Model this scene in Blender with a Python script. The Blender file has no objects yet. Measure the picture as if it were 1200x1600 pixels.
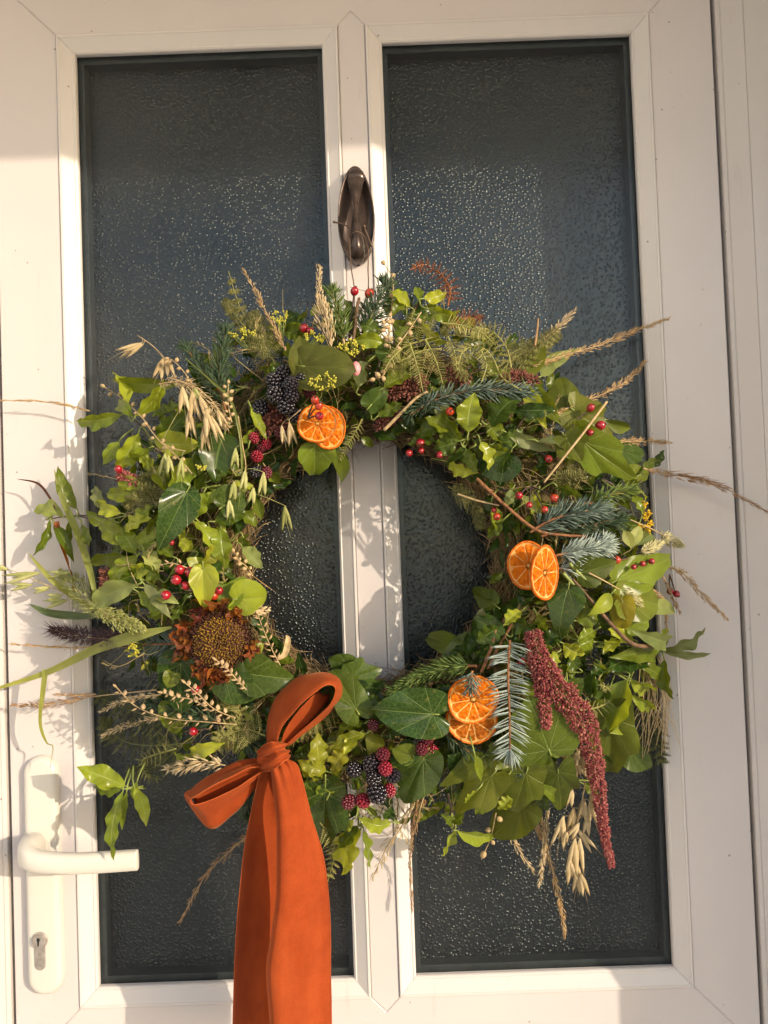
import bpy, math, random
from mathutils import Vector as V, Matrix, noise
R_ = math.radians
rnd = random.Random(7)
SC = bpy.context.scene
COL = SC.collection
# ------------------------------------------------------------------ camera
cam_d = bpy.data.cameras.new('camera'); cam = bpy.data.objects.new('camera', cam_d); COL.objects.link(cam)
cam.location = (0.016342, -0.8135, -0.034115)
cam.rotation_euler = (math.pi/2 + 0.029952, 0.036291, 0.0033906)
cam_d.sensor_fit = 'VERTICAL'; cam_d.sensor_height = 36; cam_d.lens = 36*1280/1600
cam_d.clip_start = 0.01; cam_d.clip_end = 500
SC.camera = cam
# ------------------------------------------------------------------ sky, sun, exposure
SUN_AZ, SUN_EL = 50.0, 14.5          # degrees right of the door's outward normal, above the horizon
w = bpy.data.worlds.new('World'); SC.world = w; w.use_nodes = True
wn = w.node_tree.nodes; wl = w.node_tree.links
bg = wn['Background']; sky = wn.new('ShaderNodeTexSky'); sky.sky_type = 'NISHITA'; sky.sun_disc = False
sky.sun_elevation = R_(SUN_EL); sky.sun_rotation = R_(180-SUN_AZ)
sky.air_density = 1.0; sky.dust_density = 1.3; sky.ozone_density = 1.7
bg.inputs[1].default_value = 0.15
wl.new(sky.outputs[0], bg.inputs[0])
sl = bpy.data.lights.new('sun', 'SUN'); sl.energy = 2.35; sl.angle = R_(0.53); sl.color = (1.0, 0.84, 0.66)
sun = bpy.data.objects.new('sun', sl); COL.objects.link(sun)
to_sun = V((math.sin(R_(SUN_AZ))*math.cos(R_(SUN_EL)), -math.cos(R_(SUN_AZ))*math.cos(R_(SUN_EL)), math.sin(R_(SUN_EL))))
sun.rotation_euler = to_sun.to_track_quat('Z', 'Y').to_euler()
SC.view_settings.view_transform = 'Standard'; SC.view_settings.look = 'None'
SC.view_settings.exposure = 0.92; SC.view_settings.gamma = 1.0
SC.render.engine = 'CYCLES'
SC.cycles.use_denoising = True
SC.cycles.max_bounces = 8; SC.cycles.transparent_max_bounces = 12
WALL_Y, CANOPY_Y, CANOPY_Z = -.28, -.75, .653      # porch side wall and canopy edges that shade the door
# ------------------------------------------------------------------ helpers
CAM = V(cam.location); CM = cam.rotation_euler.to_matrix()
def at(px, py, d):
    """the point of the place seen at photo pixel px, py, standing d metres in front of the glazing line"""
    r = CM @ V(((px-600)/1280, (800-py)/1280, -1.0))
    return CAM + r*((-d - CAM.y)/r.y)
def mpx(d): return (0.8135-d)/1280
class MB:
    def __init__(s): s.v=[]; s.f=[]; s.uv=[]; s.mi=[]; s.m=0
    def add(s, vs, fs, uvs=None):
        o=len(s.v); s.v.extend(vs); s.uv.extend(uvs if uvs else [(0.5,0.5)]*len(vs))
        for f in fs: s.f.append(tuple(i+o for i in f)); s.mi.append(s.m)
    def build(s, name, mats, parent=None, kind=None, smooth=True, origin=None):
        org = V(origin) if origin is not None else (V(parent.matrix_world.translation) if parent else V((0,0,0)))
        me = bpy.data.meshes.new(name)
        me.from_pydata([tuple(V(p)-org) for p in s.v], [], s.f)
        if not isinstance(mats,(list,tuple)): mats=[mats]
        for m in mats: me.materials.append(m)
        me.polygons.foreach_set('material_index', s.mi)
        if smooth: me.polygons.foreach_set('use_smooth', [True]*len(s.f))
        ul = me.uv_layers.new(name='UVMap')
        buf=[0.0]*(2*len(me.loops)); idx=[0]*len(me.loops); me.loops.foreach_get('vertex_index', idx)
        for k,i in enumerate(idx): buf[2*k],buf[2*k+1]=s.uv[i]
        ul.data.foreach_set('uv', buf)
        o = bpy.data.objects.new(name, me); COL.objects.link(o)
        if parent is not None:
            o.parent = parent; o.matrix_world.translation = org
            WORLD[o.name]=org
            o.location = org - WORLD.get(parent.name, V(parent.location))
        else:
            o.location = org; WORLD[o.name]=org
        if kind: o['kind']=kind
        return o
WORLD = {}
def thing(name, label, cat, loc, group=None):
    o = bpy.data.objects.new(name, None); COL.objects.link(o); o.empty_display_size=0.01
    o.location = loc; WORLD[o.name]=V(loc)
    o['label']=label; o['category']=cat
    if group: o['group']=group
    return o
def put(name, mb, mats, parent, kind=None, smooth=True, label=None):
    o = mb.build(name, mats, None, kind, smooth, WORLD[parent.name]); o.location=(0,0,0); o.parent=parent
    WORLD[o.name]=WORLD[parent.name]
    if label: o['label']=label
    return o
def inst(name, me, mats, parent, mw):
    """a repeat that shares its mesh; mats are set on the object"""
    o = bpy.data.objects.new(name, me); COL.objects.link(o); o.parent=parent
    o.matrix_local = Matrix.Translation(-WORLD[parent.name]) @ mw
    WORLD[o.name]=WORLD[parent.name]
    for i,m in enumerate(mats):
        o.material_slots[i].link='OBJECT'; o.material_slots[i].material=m
    return o
def tag(o, label, cat, group=None):
    o['label']=label; o['category']=cat
    if group: o['group']=group
def frame_of(d):
    d=d.normalized(); u=d.cross(V((0,0,1)))
    if u.length<1e-3: u=d.cross(V((1,0,0)))
    u.normalize(); return d,u,d.cross(u)
def spline(pts, n):
    pts=[V(p) for p in pts]
    if len(pts)==2: return [pts[0].lerp(pts[1], i/n) for i in range(n+1)]
    P=[2*pts[0]-pts[1]]+pts+[2*pts[-1]-pts[-2]]; out=[]; m=len(pts)-1
    for i in range(n+1):
        x=i/n*m; k=min(int(x),m-1); t=x-k; a,b,c,d=P[k:k+4]
        out.append(0.5*((2*b)+(c-a)*t+(2*a-5*b+4*c-d)*t*t+(3*b-a-3*c+d)*t**3))
    return out
def tube(mb, pts, r0, r1=None, n=6, rf=None):
    r1=r0 if r1 is None else r1; m=len(pts)-1; vs=[];fs=[];uv=[]
    t=(pts[1]-pts[0]).normalized(); _,u,_=frame_of(t)
    for i,p in enumerate(pts):
        t=(pts[min(i+1,m)]-pts[max(i-1,0)]).normalized()
        u=(u-t*u.dot(t)); u=u.normalized() if u.length>1e-9 else frame_of(t)[1]
        w_=t.cross(u); r=rf(i/m) if rf else r0+(r1-r0)*i/m
        for j in range(n):
            a=2*math.pi*j/n; vs.append(p+(u*math.cos(a)+w_*math.sin(a))*r); uv.append((j/n,i/m))
    for i in range(m):
        for j in range(n):
            k=(j+1)%n; fs.append((i*n+j,i*n+k,(i+1)*n+k,(i+1)*n+j))
    fs.append(tuple(range(n))[::-1]); fs.append(tuple(m*n+j for j in range(n)))
    mb.add(vs,fs,uv)
def grain(mb, p, d, L, r, n=4, flat=1.0, uv=None):
    """a small seed or floret: pointed, fattest near its foot"""
    d,u,w_=frame_of(d); c=uv if uv is not None else (rnd.random(),0.5); vs=[];fs=[]
    for t,k in ((0,.35),(.35,1.0),(.75,.6)):
        for j in range(n):
            a=2*math.pi*j/n; vs.append(p+d*L*t+(u*math.cos(a)+w_*math.sin(a)*flat)*r*k)
    vs.append(p+d*L)
    for i in range(2):
        for j in range(n):
            k=(j+1)%n; fs.append((i*n+j,i*n+k,(i+1)*n+k,(i+1)*n+j))
    for j in range(n): fs.append((2*n+j,2*n+(j+1)%n,3*n))
    mb.add(vs,fs,[c]*len(vs))
def needle(mb, p, d, L, r, bend=V((0,0,0))):
    d,u,w_=frame_of(d); vs=[];c=(rnd.random(),0)
    for t,k in ((0,.7),(.7,1.0)):
        for j in range(3):
            a=2.0944*j; vs.append(p+d*L*t+bend*t*t+(u*math.cos(a)+w_*math.sin(a))*r*k)
    vs.append(p+d*L+bend)
    mb.add(vs,[(0,1,4,3),(1,2,5,4),(2,0,3,5),(3,4,6),(4,5,6),(5,3,6)],[c]*7)
def hair(mb, p, d, L, r, bend=V((0,0,0))):
    d,u,w_=frame_of(d); c=(rnd.random(),0)
    vs=[p+u*r,p-u*.5*r+w_*.87*r,p-u*.5*r-w_*.87*r]; q=p+d*L*.5+bend*.25
    vs+=[q+u*r*.7,q-u*.35*r+w_*.6*r,q-u*.35*r-w_*.6*r,p+d*L+bend]
    mb.add(vs,[(0,1,4,3),(1,2,5,4),(2,0,3,5),(3,4,6),(4,5,6),(5,3,6)],[c]*7)
def ball(mb, c, rx, ry=None, rz=None, ax=None, nu=10, nv=7, fn=None):
    ry=ry or rx; rz=rz or rx; A=ax or (V((1,0,0)),V((0,1,0)),V((0,0,1))); vs=[];fs=[];uv=[]
    for i in range(nv+1):
        th=math.pi*i/nv
        for j in range(nu):
            ph=2*math.pi*j/nu; q=V((math.sin(th)*math.cos(ph),math.sin(th)*math.sin(ph),math.cos(th)))
            k=fn(q) if fn else 1.0
            vs.append(c+(A[0]*q.x*rx+A[1]*q.y*ry+A[2]*q.z*rz)*k); uv.append((j/nu,i/nv))
    for i in range(nv):
        for j in range(nu):
            k=(j+1)%nu; fs.append((i*nu+j,(i+1)*nu+j,(i+1)*nu+k,i*nu+k))
    mb.add(vs,fs,uv)
def prism(mb, poly, y0, y1, bev=0.0006):
    """outline in x,z; front face at y0 with a small chamfer, back at y1"""
    n=len(poly); P=[V((x,0,z)) for x,z in poly]; ins=[]
    for i in range(n):
        a=(P[i]-P[i-1]).normalized(); b=(P[(i+1)%n]-P[i]).normalized()
        na=V((-a.z,0,a.x)); nb=V((-b.z,0,b.x)); m=(na+nb); k=max(0.3,1+na.dot(nb)); ins.append(P[i]+m*(bev/k))
    vs=[p+V((0,y0,0)) for p in ins]+[p+V((0,y0+bev,0)) for p in P]+[p+V((0,y1,0)) for p in P]
    fs=[tuple(range(n))]
    for i in range(n):
        k=(i+1)%n; fs+= [(i,n+i,n+k,k),(n+i,2*n+i,2*n+k,n+k)]
    fs.append(tuple(2*n+i for i in range(n))[::-1])
    mb.add(vs,fs)
# ------------------------------------------------------------------ materials
class NT:
    def __init__(s,name):
        s.m=bpy.data.materials.new(name); s.m.use_nodes=True; s.t=s.m.node_tree; s.n=s.t.nodes; s.b=s.n['Principled BSDF']; s.o=s.n['Material Output']
    def new(s,t,**k):
        x=s.n.new(t)
        for a,b in k.items(): setattr(x,a,b)
        return x
    def link(s,a,b): s.t.links.new(a,b)
    def val(s,sock,v):
        if isinstance(v,(int,float)): sock.default_value=v
        elif isinstance(v,(tuple,list)): sock.default_value=tuple(v)+((1,) if len(v)==3 and len(sock.default_value)==4 else ())
        else: s.link(v,sock)
    def math(s,op,a,b=0,c=None):
        x=s.new('ShaderNodeMath',operation=op); s.val(x.inputs[0],a); s.val(x.inputs[1],b)
        if c is not None: s.val(x.inputs[2],c)
        return x.outputs[0]
    def mix(s,f,a,b,mode='MIX'):
        x=s.new('ShaderNodeMix',data_type='RGBA',blend_type=mode); s.val(x.inputs[0],f); s.val(x.inputs[6],a); s.val(x.inputs[7],b); return x.outputs[2]
    def noise(s,scale,detail=3,vec=None,rough=.5):
        x=s.new('ShaderNodeTexNoise'); x.inputs['Scale'].default_value=scale; x.inputs['Detail'].default_value=detail; x.inputs['Roughness'].default_value=rough
        if vec is not None: s.link(vec,x.inputs['Vector'])
        return x.outputs[0]
    def vor(s,scale,feat='F1',vec=None):
        x=s.new('ShaderNodeTexVoronoi',feature=feat); x.inputs['Scale'].default_value=scale
        if vec is not None: s.link(vec,x.inputs['Vector'])
        return x.outputs['Distance']
    def obj(s): return s.new('ShaderNodeTexCoord').outputs['Object']
    def rng(s,v,a,b,c=0.0,d=1.0,smooth=False):
        x=s.new('ShaderNodeMapRange'); x.interpolation_type='SMOOTHSTEP' if smooth else 'LINEAR'
        s.val(x.inputs[0],v)
        for i,k in enumerate((a,b,c,d)): x.inputs[i+1].default_value=k
        return x.outputs[0]
    def bump(s,h,dist,strength=1.0):
        x=s.new('ShaderNodeBump'); x.inputs['Distance'].default_value=dist; x.inputs['Strength'].default_value=strength; s.link(h,x.inputs['Height']); s.link(x.outputs[0],s.b.inputs['Normal']); return x.outputs[0]
    def base(s,c,rough=.5,spec=None,**k):
        s.val(s.b.inputs['Base Color'],c); s.val(s.b.inputs['Roughness'],rough)
        if spec is not None: s.val(s.b.inputs['Specular IOR Level'],spec)
        for a,b in k.items(): s.val(s.b.inputs[a.replace('_',' ')],b)
    def translucent(s,col,fac):
        tr=s.new('ShaderNodeBsdfTranslucent'); s.val(tr.inputs[0],col); mx=s.new('ShaderNodeMixShader'); mx.inputs[0].default_value=fac
        s.link(s.b.outputs[0],mx.inputs[1]); s.link(tr.outputs[0],mx.inputs[2]); s.link(mx.outputs[0],s.o.inputs[0])
def mat_upvc(name, col, speck=True):
    t=NT(name); v=t.obj()
    n1=t.noise(6,4,v); c=t.mix(t.rng(n1,.35,.75),col,tuple(x*.93 for x in col))
    if speck:
        sp=t.vor(55,'F1',v); big=t.noise(9,2,v)
        m=t.math('MULTIPLY',t.rng(sp,.04,.07,1,0),t.rng(big,.45,.58))
        c=t.mix(t.math('MULTIPLY',m,.75),c,(.10,.075,.055))
        st=t.new('ShaderNodeMapping'); t.link(v,st.inputs[0]); st.inputs['Scale'].default_value=(70,20,9)
        sm=t.rng(t.noise(1.0,6,st.outputs[0],.7),.62,.8); c=t.mix(t.math('MULTIPLY',sm,.34),c,(.3,.25,.2))
    t.base(c,.33,.45); t.bump(t.noise(220,2,v),.00008,.6); return t.m
def mat_leaf(name, col, palm=False, rough=.34, vein=(.22,.30,.08), vs=.5, trans=.30, back=None, tcol=None, var=.3, coat=0.0):
    t=NT(name); uv=t.new('ShaderNodeUVMap'); sp=t.new('ShaderNodeSeparateXYZ'); t.link(uv.outputs[0],sp.inputs[0]); u,vv=sp.outputs[0],sp.outputs[1]
    v=t.obj(); oi=t.new('ShaderNodeObjectInfo').outputs['Random']
    if palm:
        a=t.math('MULTIPLY',t.math('SUBTRACT',u,.5),360/37)
        fr=t.math('ABSOLUTE',t.math('SUBTRACT',t.math('FRACT',t.math('ADD',a,.5)),.5))
        d=t.math('MULTIPLY',fr,vv); keep=t.rng(t.math('ABSOLUTE',a),3.2,3.4,1,0)
        main=t.math('MULTIPLY',t.rng(d,.008,.026,1,0),keep)
        net=t.rng(t.vor(260,'DISTANCE_TO_EDGE',v),.02,.10,1,0)
        side=t.math('MULTIPLY',net,.35)
    else:
        x=t.math('MULTIPLY',t.math('ABSOLUTE',t.math('SUBTRACT',u,.5)),2)
        main=t.rng(x,.035,.085,1,0)
        ph=t.math('FRACT',t.math('SUBTRACT',t.math('MULTIPLY',vv,8.5),t.math('MULTIPLY',x,1.3)))
        side=t.math('MULTIPLY',t.rng(t.math('ABSOLUTE',t.math('SUBTRACT',ph,.5)),.03,.09,1,0),.42)
    ve=t.math('MAXIMUM',main,side)
    n=t.noise(55,4,v)
    c=t.mix(t.rng(n,.3,.7),tuple(x*(1-var) for x in col),tuple(x*(1+var*.8) for x in col))
    hs=t.new('ShaderNodeHueSaturation'); t.link(c,hs.inputs['Color'])
    t.link(t.rng(oi,0,1,.47,.515),hs.inputs['Hue']); t.link(t.rng(oi,0,1,1.3,.6),hs.inputs['Value'])
    c=hs.outputs[0]
    bl=t.math('MULTIPLY',t.rng(t.noise(160,2,v),.66,.73),.5); c=t.mix(bl,c,(.20,.16,.04))
    c2=t.mix(t.math('MULTIPLY',ve,vs),c,vein)
    bf=t.new('ShaderNodeNewGeometry').outputs['Backfacing']
    c3=t.mix(t.math('MULTIPLY',bf,.75),c2,back or tuple(.5*x+.06 for x in col))
    t.base(c3,rough,.26,Coat_Weight=coat); t.val(t.b.inputs['Roughness'],t.rng(n,.2,.8,rough*.7,rough*1.3))
    t.bump(t.math('ADD',t.math('MULTIPLY',main,-1.0),t.math('MULTIPLY',n,.8)),.0005,.7)
    t.translucent(tcol or tuple(min(1,x*y) for x,y in zip(col,(2.6,2.2,1.0))),trans)
    return t.m
def mat_seed(name, c0, c1, rough=.6, trans=.15):
    t=NT(name); uv=t.new('ShaderNodeUVMap'); sp=t.new('ShaderNodeSeparateXYZ'); t.link(uv.outputs[0],sp.inputs[0])
    n=t.noise(300,2,t.obj()); c=t.mix(sp.outputs[0],c0,c1); c=t.mix(t.rng(n,.3,.8,0,.3),c,tuple(x*.6 for x in c0))
    t.base(c,rough,.3)
    if trans: t.translucent(c1,trans)
    return t.m
def mat_plain(name, c, rough=.5, spec=.5, ns=120, amt=.25, bump=0.0, **k):
    t=NT(name); n=t.noise(ns,4,t.obj()); col=t.mix(t.rng(n,.3,.7),tuple(x*(1-amt) for x in c),tuple(min(1,x*(1+amt)) for x in c))
    t.base(col,rough,spec,**k)
    if bump: t.bump(n,bump,1)
    return t.m
M={}
M['frame']=mat_upvc('white_upvc',(.565,.516,.490)); M['bead']=mat_upvc('bead_upvc',(.61,.568,.53))
M['outer']=mat_upvc('outer_upvc',(.555,.51,.475)); M['handle']=mat_upvc('handle_upvc',(.60,.565,.495),False)
M['rail']=M['frame']
M['bronze']=mat_plain('bronze',(.075,.052,.042),.27,.5,90,.45,Metallic=.45)
M['steel']=mat_plain('steel',(.38,.34,.30),.36,.5,200,.2,Metallic=.5)
M['keyway']=mat_plain('keyway',(.01,.01,.01),.6)
M['spacer']=mat_plain('spacer',(.026,.028,.030),.4)
M['wire']=mat_plain('wire',(.10,.06,.035),.6)
# clear front pane with a little dust; ripple-textured back pane
t=NT('clear_glass'); lw=t.new('ShaderNodeLayerWeight'); lw.inputs[0].default_value=.5; fr=t.math('ADD',.014,t.math('MULTIPLY',.9,t.math('POWER',lw.outputs['Facing'],5)))
tb=t.new('ShaderNodeBsdfTransparent'); tb.inputs[0].default_value=(.93,.96,.95,1); gl=t.new('ShaderNodeBsdfGlossy'); gl.inputs['Roughness'].default_value=.06
m1=t.new('ShaderNodeMixShader'); t.link(fr,m1.inputs[0]); t.link(tb.outputs[0],m1.inputs[1]); t.link(gl.outputs[0],m1.inputs[2])
df=t.new('ShaderNodeBsdfDiffuse'); df.inputs[0].default_value=(.75,.72,.66,1); m2=t.new('ShaderNodeMixShader')
t.link(t.rng(t.noise(7,5,t.obj()),.3,.8,0.0,.014),m2.inputs[0]); t.link(m1.outputs[0],m2.inputs[1]); t.link(df.outputs[0],m2.inputs[2]); t.link(m2.outputs[0],t.o.inputs[0])
hb=t.new('ShaderNodeBump'); hb.inputs['Distance'].default_value=.00022; t.link(t.vor(330,'SMOOTH_F1',t.obj()),hb.inputs['Height']); t.link(hb.outputs[0],gl.inputs['Normal']); M['glass']=t.m
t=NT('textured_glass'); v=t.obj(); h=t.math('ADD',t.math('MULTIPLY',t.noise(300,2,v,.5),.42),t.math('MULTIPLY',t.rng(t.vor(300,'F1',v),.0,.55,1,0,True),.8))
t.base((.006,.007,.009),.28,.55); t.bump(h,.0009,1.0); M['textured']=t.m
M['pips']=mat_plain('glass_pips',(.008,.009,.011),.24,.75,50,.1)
# ------------------------------------------------------------------ the place: door, frame, porch
XL0,XL1,XR0,XR1,ZT,ZB = -.28,-.0313,.0295,.28,.4626,-.4626
BW,FW = .0165,.0795           # bead width; glass edge to leaf edge
XA,XB,ZA,ZZ = XL0-FW,XR1+FW,ZT+FW,ZB-FW
YF=-.008
door = thing('front_door','white plastic door with two tall textured glass panes','door',(0,0,ZZ))
def member(name, poly, mats=M['frame'], y0=YF, y1=.03, bev=.0011): 
    b=MB(); prism(b,poly,y0,y1,bev); return put(name,b,mats,door,smooth=False)
xi0,xi1,zi0,zi1 = XL0-BW,XR1+BW,ZB-BW,ZT+BW
m0,m1_=XL1+BW,XR0-BW; mc=(m0+m1_)/2; hv=(m1_-m0)/2
member('stile',[(XA,ZZ),(xi0,zi0),(xi0,zi1),(XA,ZA)]); member('stile',[(xi1,zi0),(XB,ZZ),(XB,ZA),(xi1,zi1)])
member('rail',[(xi0,zi1),(m0,zi1),(mc,zi1+hv),(m1_,zi1),(xi1,zi1),(XB,ZA),(XA,ZA)])
member('rail',[(XA,ZZ),(XB,ZZ),(xi1,zi0),(m1_,zi0),(mc,zi0-hv),(m0,zi0),(xi0,zi0)])
member('mullion',[(m0,zi0),(mc,zi0-hv),(m1_,zi0),(m1_,zi1),(mc,zi1+hv),(m0,zi1)])
PROF=[(.0001,.0),(.0001,-.0094),(.0006,-.0099),(.0022,-.0099),(.0027,-.0092),(.0132,-.0032),(.0142,-.0036),(.0158,-.0024),(.0164,-.001),(.0164,.0030)]
def beads(x0,x1,z0,z1):
    c=[(x0,z0),(x1,z0),(x1,z1),(x0,z1)]; ins=[(1,1),(-1,1),(-1,-1),(1,-1)]
    for k in range(4):
        b=MB(); vs=[];fs=[]; n=len(PROF); A,B=c[k],c[(k+1)%4]; ia,ib=ins[k],ins[(k+1)%4]; g=.0002
        dx,dz=(B[0]-A[0]),(B[1]-A[1]); L=math.hypot(dx,dz); dx/=L;dz/=L
        for (P,i_,sg) in ((A,ia,1),(B,ib,-1)):
            for u,y in PROF: vs.append(V((P[0]+i_[0]*u+dx*g*sg, y, P[1]+i_[1]*u+dz*g*sg)))
        for j in range(n-1): fs.append((j,j+1,n+j+1,n+j))
        fs.append(tuple(range(n))[::-1]); fs.append(tuple(range(n,2*n)))
        b.add(vs,fs); put('glazing_bead',b,M['bead'],door,smooth=False)
def pane(x0,x1,z0,z1):
    e=.006
    b=MB(); prism(b,[(x0-e,z0-e),(x1+e,z0-e),(x1+e,z1+e),(x0-e,z1+e)],.0032,.0072,.0003); g=put('glass_pane',b,M['glass'],door,smooth=False)
    b=MB(); prism(b,[(x0-e,z0-e),(x1+e,z0-e),(x1+e,z1+e),(x0-e,z1+e)],.0215,.0255,.0003); tp=put('textured_pane',b,M['textured'],g,smooth=False)
    b=MB(); r=random.Random(int(x0*1000)+5)          # raised pips cast into the pane, the ones that catch the sun as sparkles
    for i in range(6000):
        p=V((r.uniform(x0,x1),.0215,r.uniform(z0,z1))); q=r.uniform(.0002,.00058); vs=[p+V((0,-q*.42,0))]; fs=[]
        for k,(f,h) in enumerate(((.45,.34),(.8,.16),(1.0,-.05))):
            for j in range(7): a=6.2832*j/7+k*.4; vs.append(p+V((q*f*math.cos(a),-q*h,q*f*math.sin(a))))
        for j in range(7):
            fs.append((0,1+(j+1)%7,1+j))
            for k in range(2): fs.append((1+k*7+j,1+k*7+(j+1)%7,8+k*7+(j+1)%7,8+k*7+j))
        b.add(vs,fs)
    put('glass_pips',b,M['pips'],g,'stuff')
    s=.0050
    b=MB()
    for poly in ([(x0-e,z0-e),(x0+s,z0-e),(x0+s,z1+e),(x0-e,z1+e)],[(x1-s,z0-e),(x1+e,z0-e),(x1+e,z1+e),(x1-s,z1+e)],
                 [(x0+s,z0-e),(x1-s,z0-e),(x1-s,z0+s),(x0+s,z0+s)],[(x0+s,z1-s),(x1-s,z1-s),(x1-s,z1+e),(x0+s,z1+e)]):
        prism(b,poly,.0075,.0213,.0002)
    put('spacer_bar',b,M['spacer'],g,smooth=False)
for (x0,x1) in ((XL0,XL1),(XR0,XR1)):
    beads(x0-BW,x1+BW,ZB-BW,ZT+BW); pane(x0,x1,ZB,ZT)
# handle
def stadium(cx,z0,z1,r,n=16):
    return [(cx+r*math.cos(a),z1+r*math.sin(a)) for a in [math.pi*i/n for i in range(n+1)]]+[(cx+r*math.cos(a),z0+r*math.sin(a)) for a in [math.pi+math.pi*i/n for i in range(n+1)]]
def plate(poly, yb, yf, r, steps=5):
    b=MB(); n=len(poly); cx=sum(p[0] for p in poly)/n
    P=[V((x,0,z)) for x,z in poly]; nor=[]
    for i in range(n):
        d=(P[(i+1)%n]-P[i-1]).normalized(); nor.append(V((-d.z,0,d.x)))
    vs=[];fs=[]
    for k in range(steps+2):
        if k==0: y,o=yb,0
        else:
            a=(k-1)/steps*math.pi/2; y=yf+r*(1-math.sin(a)); o=r*(1-math.cos(a))
        for i in range(n): vs.append(P[i]+nor[i]*o+V((0,y,0)))
    for k in range(steps+1):
        for i in range(n): fs.append((k*n+i,k*n+(i+1)%n,(k+1)*n+(i+1)%n,(k+1)*n+i))
    fs.append(tuple((steps+1)*n+i for i in range(n))); b.add(vs,fs); return b
top=at(60.5,1210,.017); bot=at(69,1530,.017); hx=(top.x+bot.x)/2
hz0,hz1=bot.z,top.z
hp=put('handle_plate',plate(stadium(hx,hz0,hz1,.0166),YF,-.0175,.006),M['handle'],door)
b=MB()
pts=[at(54,1326,.012),at(52,1327,.028),at(45,1332,.046),at(44,1339,.057),at(62,1346,.0615),at(110,1349,.0620),at(160,1347,.0612),at(205,1344,.0600),at(216.5,1343.2,.0597)]
path=spline(pts,44); vs=[];fs=[];n=18;m=len(path)-1
for i,p in enumerate(path):
    t=(path[min(i+1,m)]-path[max(i-1,0)]).normalized(); zz=V((0,0,1)); zz=(zz-t*zz.dot(t)).normalized(); o=t.cross(zz)
    f=i/m; hz=.0096+.0050*math.exp(-((f-.18)/.16)**2)-.0004*f; hy=.0085+.003*math.exp(-((f-.15)/.15)**2)-.0022*f
    if f>.965: k=math.sqrt(max(.02,1-((f-.965)/.035)**2)); hz*=.8+.2*k; hy*=k
    for j in range(n):
        a=2*math.pi*j/n; ca,sa=math.cos(a),math.sin(a); q=lambda x:math.copysign(abs(x)**.72,x)
        vs.append(p+zz*hz*q(sa)+o*hy*q(ca))
for i in range(m):
    for j in range(n): fs.append((i*n+j,i*n+(j+1)%n,(i+1)*n+(j+1)%n,(i+1)*n+j))
fs.append(tuple(m*n+j for j in range(n))); b.add(vs,fs); put('lever',b,M['handle'],hp)
b=MB(); c=at(54,1326,.0185); tube(b,[V((c.x,-.0172,c.z)),V((c.x,-.0198,c.z))],.0160,.0155,32); put('rose',b,M['handle'],hp,smooth=False)
c=at(62,1469,.0178)
b=MB(); r1=.0078; r2=.0050; poly=[(c.x+r1*math.cos(a),c.z+r1*math.sin(a)) for a in [R_(-48)+i/20*R_(276) for i in range(21)]]
poly+=[(c.x+r2*math.cos(a),c.z-.0235+r2*math.sin(a)) for a in [math.pi+math.pi*i/10 for i in range(11)]]
lk=put('lock_cylinder',plate(poly,-.016,-.0188,.0008,3),M['steel'],hp)
b=MB(); tube(b,[V((c.x,-.0186,c.z)),V((c.x,-.0212,c.z))],.0066,.0062,24); put('plug',b,M['steel'],hp,smooth=False)
b=MB(); prism(b,[(c.x-.0007,c.z-.0042),(c.x+.0007,c.z-.0042),(c.x+.0009,c.z),(c.x+.0018,c.z+.0012),(c.x+.0012,c.z+.0034),(c.x-.0012,c.z+.0034),(c.x-.0016,c.z+.001),(c.x-.0009,c.z)],-.02155,-.0212,.0001); put('keyhole',b,M['keyway'],hp,smooth=False)
# knocker: an oval dished plate with a tapering striker arm
kc=at(557,340,.010); kx=at(586,341,.010)-kc; ky=at(555.3,264,.010)-kc
def oval(k,y,a): return kc+kx*k*math.cos(a)*(1.0-.12*math.sin(a))+ky*k*math.sin(a)+V((0,y,0))
b=MB(); n=40; rings=[(.98,.0025),(1.0,-.004),(.985,-.0085),(.95,-.0100),(.91,-.0092),(.75,-.0055),(.5,-.0035),(.25,-.0028)]; vs=[];fs=[]
for k,y in rings:
    for j in range(n): vs.append(oval(k,y,2*math.pi*j/n))
for i in range(len(rings)-1):
    for j in range(n): fs.append((i*n+j,i*n+(j+1)%n,(i+1)*n+(j+1)%n,(i+1)*n+j))
fs.append(tuple((len(rings)-1)*n+j for j in range(n))); b.add(vs,fs)
kn=put('door_knocker',b,M['bronze'],door)
b=MB(); sec=[(555.5,268,.0195,12,1),(555.5,280,.0205,14,2),(555.5,296,.0225,10,4),(555.8,312,.025,6.5,5),(556,328,.029,5.5,5.5),(556.3,345,.035,7,6),(557,366,.040,9.5,7),(558,386,.043,12,8),(559,401,.040,11.5,8),(559.5,410,.034,7.5,6),(560,414.5,.028,2,2)]
vs=[];fs=[];n=16
for (px,py,d,rx,ry) in sec:
    p=at(px,py,d)
    for j in range(n):
        a=2*math.pi*j/n; q=math.sin(a); vs.append(p+V((rx*mpx(d)*math.cos(a)*(1-.25*max(0,-q)),ry*.0011*q,0)))
for i in range(len(sec)-1):
    for j in range(n): fs.append((i*n+j,i*n+(j+1)%n,(i+1)*n+(j+1)%n,(i+1)*n+j))
fs.append(tuple(range(n))); b.add(vs,fs); put('striker_arm',b,M['bronze'],kn)
b=MB(); tube(b,spline([at(522,347,.024),at(535,350,.029),at(550,358,.036)],10),.0010,.0007,6); tube(b,spline([at(568,354,.034),at(574,368,.030),at(581,386,.024)],10),.0010,.0009,6); ball(b,at(522,347,.024),.0014); ball(b,at(569,354,.035),.0017)
o=b.build('hanging_twig',M['wire'],None,origin=at(550,358,.03)); tag(o,'thin brown twig pushed through the dark bronze knocker','twig')
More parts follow.
